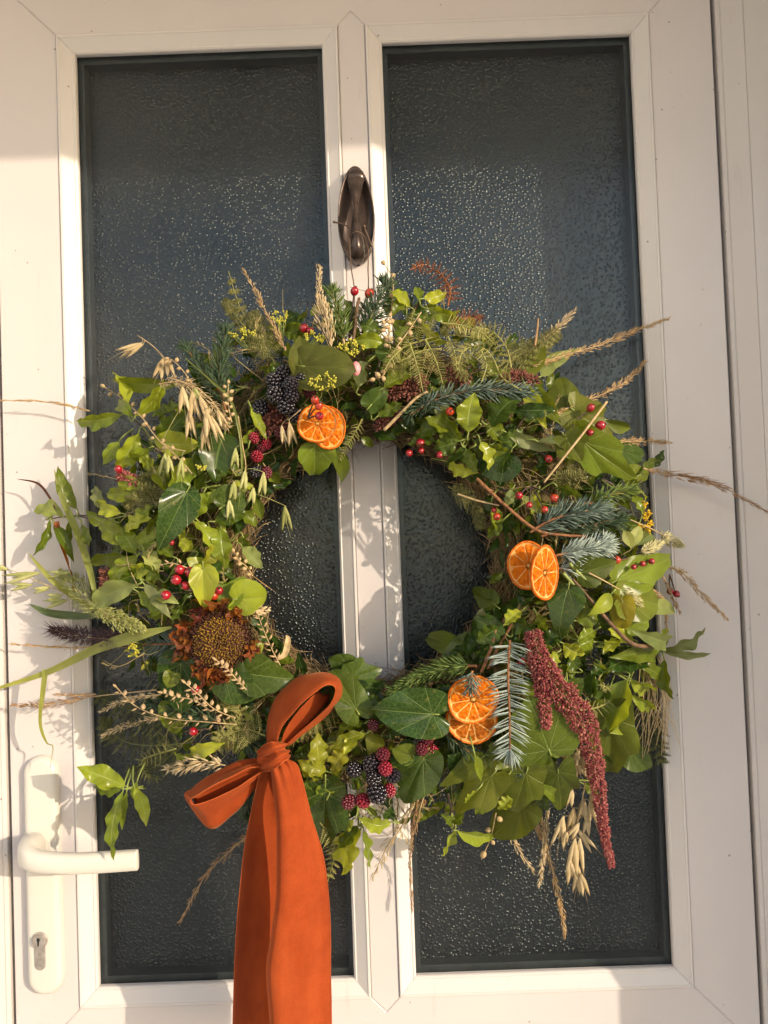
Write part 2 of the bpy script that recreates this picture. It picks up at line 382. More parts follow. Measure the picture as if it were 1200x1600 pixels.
b=MB(); tube(b,spline([at(547,372,.044),at(546.5,385,.049),at(549,420,.055),at(553.5,450,.06),at(553,500,.06)],24),.0006,None,5); tube(b,spline([at(572,380,.044),at(575.5,392,.049),at(575,420,.055),at(575.5,452,.06),at(570,505,.06)],24),.0006,None,5)
tube(b,spline([at(547,372,.044),at(549,366,.050),at(558,362,.053),at(568,368,.050),at(572,380,.044)],16),.0006,None,5)
o=b.build('hanging_wire',M['wire'],None,origin=at(560,370,.05)); tag(o,'two thin brown wires hanging from the knocker down to the greenery','wire')
# door frame (outer) with a sloped lip, and the porch whose canopy and side wall shade the door
def sweep(name,prof,pts,mt,parent):
    for (A,B,ux,uz,ex,ez) in pts: pass
fr_=thing('door_frame','white plastic door frame with a sloped inner lip around the door','door frame',(0,0,ZZ)); del fr_['category']; del fr_['label']; fr_['kind']='structure'
G=.0035; FP=[(0,.03),(0,-.0085),(.0006,-.0095),(.0035,-.0105),(.0045,-.0100),(.0048,-.0108),(.0215,-.0185),(.0230,-.0192),(.0236,-.0184),(.0240,-.0192),(.182,-.0192),(.182,.03)]
c=[(XA-G,ZZ-G),(XB+G,ZZ-G),(XB+G,ZA+G),(XA-G,ZA+G)]; ins=[(-1,-1),(1,-1),(1,1),(-1,1)]
for k in range(4):
    b=MB(); vs=[];fs=[]; n=len(FP)
    for (P,i_) in ((c[k],ins[k]),(c[(k+1)%4],ins[(k+1)%4])):
        for u,y in FP: vs.append(V((P[0]+i_[0]*u,y,P[1]+i_[1]*u)))
    for j in range(n-1): fs.append((j+1,j,n+j,n+j+1))
    b.add(vs,fs); put('frame_jamb',b,M['outer'],fr_,smooth=False)
def boxo(name,a,b_,mt,kind):
    m=MB(); (x0,y0,z0),(x1,y1,z1)=a,b_
    prism(m,[(x0,z0),(x1,z0),(x1,z1),(x0,z1)],y0,y1,.002); o=m.build(name,mt,None,smooth=False,origin=(x0,y0,z0)); o['kind']=kind; return o
M['render']=mat_plain('wall_render',(.86,.84,.81),.9,.2,30,.15,.002); M['soffit']=mat_plain('soffit',(.84,.82,.79),.6,.3,10,.1); M['paving']=mat_plain('paving',(.36,.345,.33),.9,.2,12,.25,.002)
XW=XB+G+.183
boxo('wall',(XW,WALL_Y,-1.4),(XW+1.2,.10,1.3),M['render'],'structure')
boxo('wall',(-XW-1.0,-.06,-1.4),(-XW,.10,1.3),M['render'],'structure')
boxo('roof',(-.55,CANOPY_Y,CANOPY_Z),(1.55,.10,CANOPY_Z+.10),M['soffit'],'structure')
boxo('wall',(-XW,-.0,ZZ-.9),(XW,.10,ZZ-G-.183),M['render'],'structure')
boxo('wall',(-3.4,-13.0,-1.4),(-3.0,-1.2,2.6),M['render'],'structure')
boxo('ground',(-60,-60,-1.6),(60,.10,-1.4),M['paving'],'structure')
# ------------------------------------------------------------------ plant materials
G_=dict
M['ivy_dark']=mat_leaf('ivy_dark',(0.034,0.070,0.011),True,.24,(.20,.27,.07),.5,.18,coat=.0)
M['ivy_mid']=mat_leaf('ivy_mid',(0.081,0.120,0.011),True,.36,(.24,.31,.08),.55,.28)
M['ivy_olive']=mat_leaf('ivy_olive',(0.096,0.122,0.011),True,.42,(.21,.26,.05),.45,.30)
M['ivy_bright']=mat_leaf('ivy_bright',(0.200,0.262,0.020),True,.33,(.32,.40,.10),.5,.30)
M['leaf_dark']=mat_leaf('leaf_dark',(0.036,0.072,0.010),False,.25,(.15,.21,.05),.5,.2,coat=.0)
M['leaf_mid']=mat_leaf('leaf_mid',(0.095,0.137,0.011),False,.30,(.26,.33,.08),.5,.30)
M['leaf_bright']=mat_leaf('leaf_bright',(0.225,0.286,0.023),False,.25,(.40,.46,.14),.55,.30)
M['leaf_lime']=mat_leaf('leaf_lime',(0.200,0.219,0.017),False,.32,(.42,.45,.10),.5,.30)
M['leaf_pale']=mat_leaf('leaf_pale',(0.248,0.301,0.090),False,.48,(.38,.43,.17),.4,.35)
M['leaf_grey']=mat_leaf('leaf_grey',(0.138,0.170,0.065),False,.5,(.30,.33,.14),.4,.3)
M['sepal']=mat_leaf('sepal',(0.112,0.122,0.017),True,.6,(.17,.18,.04),.5,.30,var=.45)
M['yellow_leaf']=mat_leaf('yellow_leaf',(0.270,0.247,0.022),True,.4,(.45,.40,.08),.4,.45)
M['blade']=mat_leaf('blade',(.27,.30,.075),False,.45,(.42,.43,.17),.35,.35)
M['blade_dark']=mat_leaf('blade_dark',(.08,.12,.05),False,.45,(.2,.24,.1),.35,.25)
M['stem_green']=mat_plain('stem_green',(.20,.24,.05),.5); M['stem_brown']=mat_plain('stem_brown',(.13,.075,.04),.7,.3,200,.4,.001)
M['stem_dark']=mat_plain('stem_dark',(.055,.032,.026),.5); M['stem_tan']=mat_plain('stem_tan',(.42,.30,.15),.6,.3,200,.3)
M['twig_fir']=mat_plain('twig_fir',(.22,.10,.045),.8,.2,300,.5,.001)
M['fir_dark']=mat_seed('fir_dark',(.022,.046,.020),(.075,.115,.055),.45,.0)
M['fir_blue']=mat_seed('fir_blue',(.045,.080,.060),(.210,.275,.225),.45,.0)
M['fir_pale']=mat_seed('fir_pale',(.22,.28,.24),(.46,.53,.46),.5,.0)
M['fir_green']=mat_seed('fir_green',(.045,.085,.016),(.17,.23,.05),.4,.0)
M['plume']=mat_seed('plume',(.40,.23,.09),(.80,.58,.30),.65,.25)
M['plume_pale']=mat_seed('plume_pale',(.55,.40,.20),(.86,.72,.46),.65,.25)
M['plume_brown']=mat_seed('plume_brown',(.28,.15,.07),(.58,.36,.18),.65,.2)
M['purple']=mat_seed('purple',(.035,.016,.022),(.15,.085,.085),.6,.1)
M['millet']=mat_seed('millet',(.30,.32,.07),(.62,.62,.26),.6,.2)
M['canary']=mat_seed('canary',(.50,.46,.20),(.82,.76,.46),.6,.2)
M['oat']=mat_seed('oat',(.44,.32,.15),(.74,.60,.35),.45,.3); M['oat_green']=mat_seed('oat_green',(.30,.33,.09),(.62,.60,.26),.45,.3)
M['pod']=mat_plain('seed_pod',(.42,.30,.15),.55,.35,250,.3); M['pod_pale']=mat_plain('seed_pod_pale',(.42,.29,.15),.55,.35,250,.25)
M['fern']=mat_seed('fern',(.28,.28,.07),(.58,.54,.20),.6,.3); M['fern_olive']=mat_seed('fern_olive',(.07,.085,.025),(.20,.20,.07),.6,.2)
M['fern_rust']=mat_seed('fern_rust',(.22,.065,.02),(.46,.17,.055),.6,.25)
M['thuja']=mat_seed('thuja',(.13,.14,.035),(.34,.31,.11),.6,.2)
M['straw']=mat_seed('straw',(.15,.105,.045),(.44,.33,.16),.6,.2); M['straw_stem']=mat_seed('straw_stem',(.26,.20,.08),(.55,.44,.20),.6,.2); M['straw_green']=mat_seed('straw_green',(.10,.085,.03),(.34,.28,.10),.7,.2); M['straw_brown']=mat_seed('straw_brown',(.12,.07,.03),(.38,.25,.11),.7,.1); M['moss']=mat_seed('moss',(.055,.045,.018),(.20,.14,.055),.9,.0)
M['hip']=mat_plain('rose_hip',(.30,.009,.018),.22,.55,60,.25,Coat_Weight=.35); M['hip_orange']=mat_plain('rose_hip_orange',(.38,.035,.012),.26,.5,60,.25,Coat_Weight=.3)
M['hip_dark']=mat_plain('rose_hip_dark',(.26,.012,.014),.22,.5,60,.25,Coat_Weight=.3); M['calyx']=mat_plain('calyx',(.05,.025,.015),.8)
M['berry_black']=mat_plain('blackberry',(.010,.007,.011),.17,.6,200,.3,Coat_Weight=.4); M['berry_red']=mat_plain('berry_red',(.22,.008,.022),.22,.5,200,.3,Coat_Weight=.3)
M['berry_dark']=mat_plain('berry_dark_red',(.10,.008,.016),.24,.5,200,.4,Coat_Weight=.3)
M['amaranth']=mat_seed('amaranth',(.20,.020,.034),(.58,.23,.17),.7,.15); M['sedum']=mat_seed('sedum',(.09,.030,.022),(.28,.105,.070),.8,.0)
M['yellow']=mat_seed('yellow',(.62,.36,.015),(.85,.62,.05),.6,.15); M['umbel']=mat_seed('umbel',(.33,.34,.04),(.66,.58,.07),.5,.1)
M['pink']=mat_plain('pink_bud',(.70,.26,.28),.5,.4,80,.3)
def mat_orange(name,c0,c1,trans,bumpd,sc):
    t=NT(name); v=t.obj(); mp=t.new('ShaderNodeMapping'); t.link(v,mp.inputs[0]); n=t.noise(sc,5,v,.6); vo=t.vor(330,'F1',v)
    f=t.rng(t.math('ADD',t.math('MULTIPLY',n,.75),t.math('MULTIPLY',vo,.5)),.25,.8); c=t.mix(f,c0,c1); t.base(c,.36,.22)
    t.bump(t.math('ADD',n,t.math('MULTIPLY',vo,.8)),bumpd,1.0); t.translucent(tuple(min(1,x*1.4) for x in c1),trans); return t.m
M['rind']=mat_orange('orange_rind',(.50,.090,.005),(.70,.175,.009),.15,.0012,300); M['pith']=mat_orange('orange_pith',(.70,.34,.07),(.86,.50,.15),.3,.0008,200)
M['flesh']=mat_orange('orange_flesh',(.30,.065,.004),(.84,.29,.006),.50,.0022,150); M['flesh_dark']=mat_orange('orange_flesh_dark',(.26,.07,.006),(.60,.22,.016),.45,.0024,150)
M['disc']=mat_seed('disc',(.040,.016,.008),(.34,.19,.022),.8,.0)
M['disc_rim']=mat_seed('disc_rim',(.030,.010,.008),(.12,.045,.022),.8,.0)
M['petal']=mat_leaf('petal',(.19,.066,.010),False,.55,(.12,.03,.008),.5,.35,back=(.30,.11,.018),var=.6); M['petal_dark']=mat_leaf('petal_dark',(.085,.024,.012),False,.6,(.05,.02,.01),.4,.2,back=(.16,.05,.015),var=.6)
t=NT('velvet'); v=t.obj(); n=t.noise(34,6,v,.65); n2=t.noise(900,2,v); c=t.mix(t.rng(n,.3,.7),(.225,.034,.006),(.330,.056,.010)); c=t.mix(t.rng(n2,.3,.7,0,.35),c,(.17,.024,.004))
u_=t.new('ShaderNodeUVMap'); sx=t.new('ShaderNodeSeparateXYZ'); t.link(u_.outputs[0],sx.inputs[0]); ed=t.math('ABSOLUTE',t.math('SUBTRACT',sx.outputs[0],.5)); ln=t.math('MULTIPLY',t.rng(ed,.455,.462),t.rng(ed,.468,.475,1,0)); c=t.mix(t.math('MULTIPLY',ln,.45),c,(.13,.018,.003)); c=t.mix(t.rng(ed,.485,.497,0,.5),c,(.45,.11,.03)); st=t.new('ShaderNodeMapping'); t.link(v,st.inputs[0]); st.inputs['Scale'].default_value=(40,40,7); c=t.mix(t.rng(t.noise(1,4,st.outputs[0]),.45,.75,0,.35),c,(.46,.10,.025))
t.base(c,.85,.15,Sheen_Weight=.14,Sheen_Roughness=.35,Sheen_Tint=(1.0,.50,.22)); t.bump(t.math('ADD',n2,t.math('MULTIPLY',t.noise(60,3,v),1.5)),.0003,.6); M['velvet']=t.m
# ------------------------------------------------------------------ plant builders (pixels are of the 1200 x 1600 photograph; depth follows the wreath's rounded front)
CX,CY=582,880
def dome(px,py):
    r=math.hypot(px-CX,py-CY); k=1-((r-300)/165)**2
    return .032+.070*math.sqrt(k) if k>0 else .032
def wp(px,py,lift=0.0,d=None): return at(px,py,(d if d is not None else max(.014,dome(px,py)+lift)))
SH={'ellip':lambda t:max(0,math.sin(math.pi*t**.85))**.98, 'lance':lambda t:max(0,math.sin(math.pi*t**.75))**1.1,
    'obov':lambda t:max(0,math.sin(math.pi*t**1.25))**.75, 'ovate':lambda t:max(0,math.sin(math.pi*t**.62))**.9,
    'rhomb':lambda t:min(t/.38,(1-t)/.62)**.85 if 0<t<1 else 0, 'blade':lambda t:min(1,t*9)*(1-t)**.5 }
def leaf_grid(mb,b,t,w,shape='ellip',curl=.10,fold=.22,wave=0.0,nw=3.0,roll=0.0,twist=0.0,camber=0.0,nu=8,nt=16,seed=0,bend=0.0):
    r=random.Random(seed); a=t-b; L=a.length; a=a/L; c=(CAM-(b+t)/2).normalized(); n=c-a*c.dot(a)
    n=n.normalized() if n.length>.05 else frame_of(a)[1]; s=a.cross(n); cr,sr=math.cos(roll),math.sin(roll); n,s=n*cr+s*sr,s*cr-n*sr
    ph=r.random()*6; ph2=r.random()*6; prof=SH[shape]; vs=[];uv=[];fs=[]; jit=r.uniform(-.5,.5)
    for i in range(nt+1):
        q=i/nt; half=w/2*prof(q); tw=twist*q+.25*jit*math.sin(3*q); s2=s*math.cos(tw)+n*math.sin(tw); n2=n*math.cos(tw)-s*math.sin(tw)
        cen=b+a*(L*q)+n*(curl*L*4*q*(1-q)*.5)+s*(bend*L*4*q*(1-q)*.5)
        for j in range(nu+1):
            u=j/nu*2-1; au=abs(u)
            wv=wave*w*.5*math.sin(6.283*nw*q+(ph if u>0 else ph2))*au**1.6*min(1,6*q,6*(1-q))
            ed=1+.10*wave*3*math.sin(6.283*nw*q+(ph if u>0 else ph2)+1.2)*au
            off=fold*half*au**1.25 - camber*half*u*u + wv
            vs.append(cen+s2*(half*u*ed)+n2*off); uv.append((u*.5+.5,q))
    for i in range(nt):
        for j in range(nu): k=i*(nu+1)+j; fs.append((k,k+1,k+nu+2,k+nu+1))
    mb.add(vs,fs,uv)
IVY={'ivy':[(0,1.0),(9,.86),(22,.66),(36,.60),(50,.70),(60,.66),(76,.50),(95,.48),(112,.50),(130,.42),(150,.26),(168,.13),(180,.06)],
     'heart':[(0,1.0),(10,.90),(25,.78),(42,.70),(60,.62),(80,.56),(100,.53),(122,.48),(145,.36),(165,.20),(180,.10)],
     'rhomb':[(0,1.0),(8,.88),(20,.70),(36,.57),(52,.53),(68,.46),(85,.36),(110,.24),(140,.13),(180,.05)],
     'round':[(0,1.0),(20,.93),(45,.80),(70,.68),(95,.58),(120,.46),(150,.28),(180,.10)]}
def ivy_r(kind,a):
    a=abs(a); T=IVY[kind]
    for k in range(len(T)-1):
        if T[k][0]<=a<=T[k+1][0]:
            f=(a-T[k][0])/(T[k+1][0]-T[k][0]); f=f if k==0 else f*f*(3-2*f); return T[k][1]+(T[k+1][1]-T[k][1])*f
    return T[-1][1]
def leaf_ivy(mb,b,t,w,kind='ivy',curl=.10,fold=.15,roll=0.0,wave=.04,seed=0,nr=7,na=44):
    r=random.Random(seed); a=t-b; L=a.length; a=a/L; c=(CAM-(b+t)/2).normalized(); n=c-a*c.dot(a)
    n=n.normalized() if n.length>.05 else frame_of(a)[1]; s=a.cross(n); cr,sr=math.cos(roll),math.sin(roll); n,s=n*cr+s*sr,s*cr-n*sr
    mxl=max(ivy_r(kind,x)*math.sin(R_(x)) for x in range(0,181,4)); ws=w/(2*mxl*L); vs=[b];uv=[(.5,0)];fs=[]
    ja=r.uniform(.88,1.1); jb=r.uniform(.88,1.1); ph=r.random()*6
    for i in range(1,nr+1):
        q=i/nr
        for j in range(na+1):
            A=-180+360*j/na; rr=ivy_r(kind,A)*L*q; x=math.sin(R_(A))*rr*ws*(ja if A>0 else jb); y=math.cos(R_(A))*rr
            vein=abs(((A/37+.5)%1)-.5)*2; off=fold*abs(x)+curl*(y*(L-y)/L if 0<y<L else -abs(y)*.5)*1.2 - curl*.9*(x*x)/L
            off+=.045*L*q*(vein-.5)*.6 + wave*L*q*q*math.sin(R_(A)*4+ph)
            vs.append(b+a*y+s*x+n*off); uv.append((.5+A/360,q))
    for j in range(na): fs.append((0,2+j,1+j))
    for i in range(nr-1):
        for j in range(na): k=1+i*(na+1)+j; fs.append((k,k+1,k+na+2,k+na+1))
    mb.add(vs,fs,uv)
SEED=[100]
def add_leaf(parent,spec,mt,lift=0.0):
    """spec: bx,by,tx,ty,w[,opts] in pixels"""
    bx,by,tx,ty,w_=spec[:5]; o=dict(spec[5]) if len(spec)>5 else {}
    SEED[0]+=1; r=random.Random(SEED[0]); l0=o.pop('l',lift); lt=o.pop('lt',l0+r.uniform(-.004,.008)); d=o.pop('d',None); m=o.pop('m',mt); k=o.pop('k','w'); st=o.pop('stem',None)
    lb=o.pop('label',None)
    if k=='w': tx,ty=bx+(tx-bx)*1.14,by+(ty-by)*1.14; w_*=.86
    b=wp(bx,by,l0,d); t=wp(tx,ty,lt,None if d is None else d+o.pop('dd',r.uniform(-.006,.010))); W=w_*mpx(.07)*1.08
    if 'roll' not in o: o['roll']=r.uniform(-.4,.4) if k in IVY else r.uniform(-.8,.8)
    mb=MB()
    if k in IVY or k.startswith('ivy'):
        leaf_ivy(mb,b,t,W,k if k in IVY else 'ivy',o.get('curl',r.uniform(.05,.2)),o.get('fold',r.uniform(.0,.3)),o['roll'],o.get('wave',.035),SEED[0])
    else:
        kw=dict(curl=r.uniform(-.15,.45),fold=r.uniform(.05,.6),twist=r.uniform(-.6,.6),bend=r.uniform(-.15,.15)); kw.update(o)
        if k=='w': kw.setdefault('wave',r.uniform(.16,.36)); kw.setdefault('nw',r.uniform(2.4,3.6)); kw.setdefault('shape','ellip')
        elif k in SH: kw.setdefault('shape',k)
        leaf_grid(mb,b,t,W,seed=SEED[0],**kw)
    ob=put('leaf',mb,M[m],parent,label=lb)
    return ob,b,t
def stem_path(parent,pts,r0,r1,mt='stem_dark',lift=-.01,name='stem',n=20,d=None):
    mb=MB(); tube(mb,spline([wp(p[0],p[1],lift if len(p)<3 else 0,d if len(p)<3 else p[2]) for p in pts],n),r0,r1,6); return put(name,mb,M[mt],parent)
def sprig(name,label,cat,group,mt,leaves,stem=None,lift=.004,sm='stem_dark',sr=.0012):
    x0=sum(l[0] for l in leaves)/len(leaves); y0=sum(l[1] for l in leaves)/len(leaves)
    T=thing(name,label,cat,wp(x0,y0,-.01),group)
    if stem: stem_path(T,stem,sr,sr*.6,sm)
    for l in leaves:
        ob,b,t=add_leaf(T,l,mt,lift)
        mb=MB(); e=wp(stem[-1][0],stem[-1][1],-.008) if stem else b+(b-t)*.25
        if stem:   # petiole runs back to the nearest point of the stem
            e=min((wp(p[0],p[1],-.008) for p in stem),key=lambda q:(q-b).length)
        back=(b-t).normalized()*min(.010,(e-b).length*.5+.002)
        if (e-b).length>.035: e=b+back*1.6+V((0,.012,0))
        tube(mb,spline([b+(t-b)*.03,b+back*.6+V((0,.001,0)),e],8),.0006,.0008,5); put('leaf_stalk',mb,M['stem_green'],T)
    return T
def fir(name,label,group,path,nl,mt,n=None,lift=.006,flat=False,star=True,tw='twig_fir',spread=55,d=None,cat='fir sprig',start=.08):
    P=[wp(p[0],p[1],lift,d) if len(p)<3 else at(*p) for p in path]; S=spline(P,40); L=sum((S[i+1]-S[i]).length for i in range(40))
    T=thing(name,label,cat,S[0],group); mb=MB(); tube(mb,S,.0013,.0008,6); put('twig',mb,M[tw],T)
    mb=MB(); n=n or int(L*2300); r=random.Random(len(label)+int(path[0][0])); NL=nl*mpx(.08)
    for i in range(n):
        f=start+(1-start)*(i+r.random())/n; x=f*40; k=min(39,int(x)); p=S[k].lerp(S[k+1],x-k); t,u,v=frame_of(S[k+1]-S[k])
        al=R_(spread+r.uniform(-12,12)-20*f**3)
        if flat: a=(0 if r.random()<.5 else math.pi)+r.uniform(-.5,.5); c=(CAM-p).normalized(); sd=t.cross(c).normalized(); rad=sd*math.cos(a)+c*(math.sin(a)+.15)
        else: a=r.random()*6.283; rad=u*math.cos(a)+v*math.sin(a); c=(CAM-p).normalized(); rad=(rad+c*.25).normalized()
        dd=t*math.cos(al)+rad*math.sin(al); LL=NL*r.uniform(.75,1.08)*(1-.25*f**4)
        needle(mb,p,dd,LL,.00062,t*LL*.12)
    if star:
        for i in range(40):
            t,u,v=frame_of(S[-1]-S[-3]); a=r.random()*6.283; al=R_(r.uniform(5,75)); needle(mb,S[-1]-t*.002,t*math.cos(al)+(u*math.cos(a)+v*math.sin(a))*math.sin(al),NL*r.uniform(.6,.95),.00062)
    put('needles',mb,M[mt],T,'stuff'); return T
def comb(mb,b,t,nl,n,curl,r,nb):
    """a fern pinna: a fine midrib with two rows of short narrow leaflets"""
    a=t-b; L=a.length; pts=[b+a*(i/8)+nb*(curl*L*4*(i/8)*(1-i/8)*.4)-V((0,0,1))*(L*.12*(i/8)**2) for i in range(9)]
    tube(mb,pts,.00045,.0002,4); c=(CAM-b).normalized(); s=a.cross(c).normalized()
    for i in range(n):
        f=.06+.92*i/n; x=f*8; k=min(7,int(x)); p=pts[k].lerp(pts[k+1],x-k); LL=nl*(1-f**2*.8)*r.uniform(.8,1.1)
        for sg in (1,-1):
            dd=(s*sg+a.normalized()*.45+c*r.uniform(-.35,.45)).normalized(); grain(mb,p,dd,LL,LL*.24,4,.3)
def fern(name,label,group,path,pl,mt,npn=11,lift=.004,side='both',nl=None,droop=0.0,d=None,nleaf=13,cat='fern frond',ang=62,rm=None,taper=1.0,single=False):
    P=[wp(p[0],p[1],lift,d) if len(p)<3 else at(*p) for p in path]; S=spline(P,48); T=thing(name,label,cat,S[0],group)
    mb=MB(); tube(mb,S,.0009,.0004,5); put('frond_stem',mb,M[rm or mt],T); r=random.Random(len(label)*7+int(path[0][0])); PL=pl*mpx(.08)
    for i in range(npn):
        f=.10+.88*i/npn; x=f*48; k=min(47,int(x)); p=S[k].lerp(S[k+1],x-k); t=(S[k+1]-S[k]).normalized(); c=(CAM-p).normalized(); s=t.cross(c).normalized()
        for sg in ((1,-1) if side=='both' else (side,)):
            al=R_(ang+r.uniform(-10,10)); LL=PL*(1-.7*taper*f**1.5)*r.uniform(.85,1.1); dd=t*math.cos(al)+s*sg*math.sin(al)+c*r.uniform(-.25,.35)-V((0,0,droop))
            mb=MB()
            if single: grain(mb,p,dd+c*.2,LL,LL*.10,4,.35); put('pinna',mb,M[mt],T); continue
            comb(mb,p,p+dd.normalized()*LL,(nl or pl*.17)*mpx(.08),nleaf,r.uniform(-.3,.6),r,c); put('pinna',mb,M[mt],T)
    return T
def plume(name,label,group,path,wd,mt,n=170,lift=.004,fl=9,ang=26,stem0=None,d=None,cat='grass plume',prof=None,f0=.0,awn=0,r_=.9):
    P=[wp(p[0],p[1],lift,d) if len(p)<3 else at(*p) for p in path]; S=spline(P,40); T=thing(name,label,cat,S[0],group)
    mb=MB(); tube(mb,S,.0007,.0003,5); put('stem',mb,M['stem_tan'],T); mb=MB(); r=random.Random(len(label)*3+int(path[0][1]))
    for i in range(n):
        f=f0+(1-f0)*r.random()**.9; x=f*40; k=min(39,int(x)); p=S[k].lerp(S[k+1],x-k); t,u,v=frame_of(S[k+1]-S[k]); a=r.random()*6.283
        q=(f-f0)/(1-f0); pr=prof(q) if prof else math.sin(math.pi*min(1,q*.85+.12))**.8; rad=u*math.cos(a)+v*math.sin(a); W=wd*.5*mpx(.07)*pr
        al=R_(ang*r.uniform(.5,1.4)); grain(mb,p+rad*W*r.uniform(.1,.75),t*math.cos(al)+rad*math.sin(al),fl*mpx(.07)*r.uniform(.7,1.2)*(.6+.4*pr),r_*mpx(.07)*r.uniform(.8,1.2),4,.6)
        if awn and r.random()<.6: hair(mb,p+rad*W*.5,t*math.cos(al*.8)+rad*math.sin(al*.8),awn*mpx(.07)*r.uniform(.6,1.1),.00016)
    put('seed_head',mb,M[mt],T,'stuff'); return T
def spikelet_mesh(mb,p,dd,L,W,r,awn=1.0):
    """an oat spikelet: two papery husks that gape, with a fine awn"""
    d,u,v=frame_of(dd); c=(CAM-p).normalized(); s=d.cross(c).normalized()
    for sg in (1,-1):
        op=sg*r.uniform(.10,.20); a=(d+s*op).normalized(); grain(mb,p,a,L,W*.36,6,.75,(r.uniform(.2,1),.5))
    grain(mb,p,d,L*.72,W*.3,6,.8,(r.uniform(0,.5),.5)); hair(mb,p+d*L*.5,(d+s*r.uniform(-.2,.2)),L*1.0*awn,.00018,V((0,0,-L*.1)))
def oats(name,label,group,spk,stem,mt='oat',lift=.010,d=None):
    T=thing(name,label,'oat spray',wp(stem[0][0],stem[0][1],lift,d),group); P=[wp(p[0],p[1],lift,d) for p in stem]; mb=MB(); tube(mb,spline(P,20),.0006,.0004,5); put('stem',mb,M['stem_tan'],T)
    r=random.Random(len(label)+len(spk))
    for (x,y,x2,y2,w_) in spk:
        l=lift+r.uniform(-.004,.006); b=wp(x,y,l,d); t=wp(x2,y2,l+r.uniform(-.003,.003),d); mb=MB(); spikelet_mesh(mb,b,t-b,(t-b).length,w_*mpx(.07),r); e=min(spline(P,20),key=lambda q:(q-b).length)
        if (e-b).length>.001: tube(mb,spline([b,(b+e)/2+V((0,-.001,.0015)),e],5),.00028,None,4)
        put('spikelet',mb,M[mt],T)
    return T
POD=None
def flax(name,label,group,path,npod,r0,mt='pod',lift=.016,off=5,d=None,flat=False):
    global POD
    if POD is None:
        b=MB(); ball(b,V((0,0,0)),1,1,.92,None,8,6,lambda q:1+.10*math.cos(5*math.atan2(q.y,q.x))*abs(math.sin(math.acos(max(-1,min(1,q.z)))))); grain(b,V((0,0,.85)),V((0,0,1)),.5,.16,4)
        POD=b.build('seed_pod',M['pod']); me=POD.data; bpy.data.objects.remove(POD); POD=me
    P=[wp(p[0],p[1],lift,d) if len(p)<3 else at(*p) for p in path]; S=spline(P,40); T=thing(name,label,'seed spray',S[0],group); mb=MB(); tube(mb,S,.0006,.0004,5); put('stem',mb,M['stem_tan'],T); r=random.Random(len(label))
    for i in range(npod):
        f=.12+.88*i/max(1,npod-1); k=min(39,int(f*40)); p=S[k]; t,u,v=frame_of(S[k+1]-S[k]); c=(CAM-p).normalized(); s=t.cross(c).normalized()*(1 if i%2 else -1)
        if i==npod-1: s=t
        f+=0; q=p+s*off*mpx(.08)*r.uniform(.5,1.1)+c*r.uniform(-.001,.002); dd=(t*.8+s).normalized(); R=r0*.66*mpx(.08)*r.uniform(.75,1.15)
        inst('seed_pod',POD,[M[mt]],T,Matrix.Translation(q)@dd.to_track_quat('Z','Y').to_matrix().to_4x4()@Matrix.Diagonal((R,R*(.45 if mt=='pod_pale' else 1),R*1.25,1)))
    return T
HIP=None
def hips(name,label,group,items,node,lift=.022,r0=7,sm='stem_dark'):
    """items: x,y[,r[,mat[,dirx,diry]]]; stalks run to the node"""
    global HIP
    if HIP is None:
        b=MB(); ball(b,V((0,0,0)),1,1,1.15,None,14,10,lambda q:1-.05*max(0,q.z)**3); b.m=1
        for j in range(5): a=j*1.257; grain(b,V((0,0,1.08)),V((math.cos(a),math.sin(a),.5)),.42,.13,3)
        ball(b,V((0,0,1.1)),.22,.22,.12,None,7,4); o=b.build('rose_hip',[M['hip'],M['calyx']]); HIP=o.data; bpy.data.objects.remove(o)
    N=wp(node[0],node[1],lift-.016); T=thing(name,label,'rose hips' if len(items)>1 else 'rose hip',N,group); r=random.Random(len(label))
    for it in items:
        x,y=it[:2]; rr=it[2] if len(it)>2 else r0; mt=it[3] if len(it)>3 else 'hip'; p=wp(x,y,lift+r.uniform(-.002,.003)); R=rr*.9*r.uniform(.9,1.06)*mpx(.09); dd=(p-N); dd=dd.normalized() if dd.length>.004 else V((0,-1,.2)); dd=(dd+V((r.uniform(-.4,.4),-.5,r.uniform(-.4,.4)))).normalized()
        inst('rose_hip',HIP,[M[mt],M['calyx']],T,Matrix.Translation(p)@dd.to_track_quat('Z','Y').to_matrix().to_4x4()@Matrix.Diagonal((R,R,R,1)))
        mb=MB(); tube(mb,spline([p-dd*R*.9,p.lerp(N,.45)+V((0,.001,.0012)),N],10),.00055,.0008,5); put('stalk',mb,M[sm],T)
    return T
BERRY=None
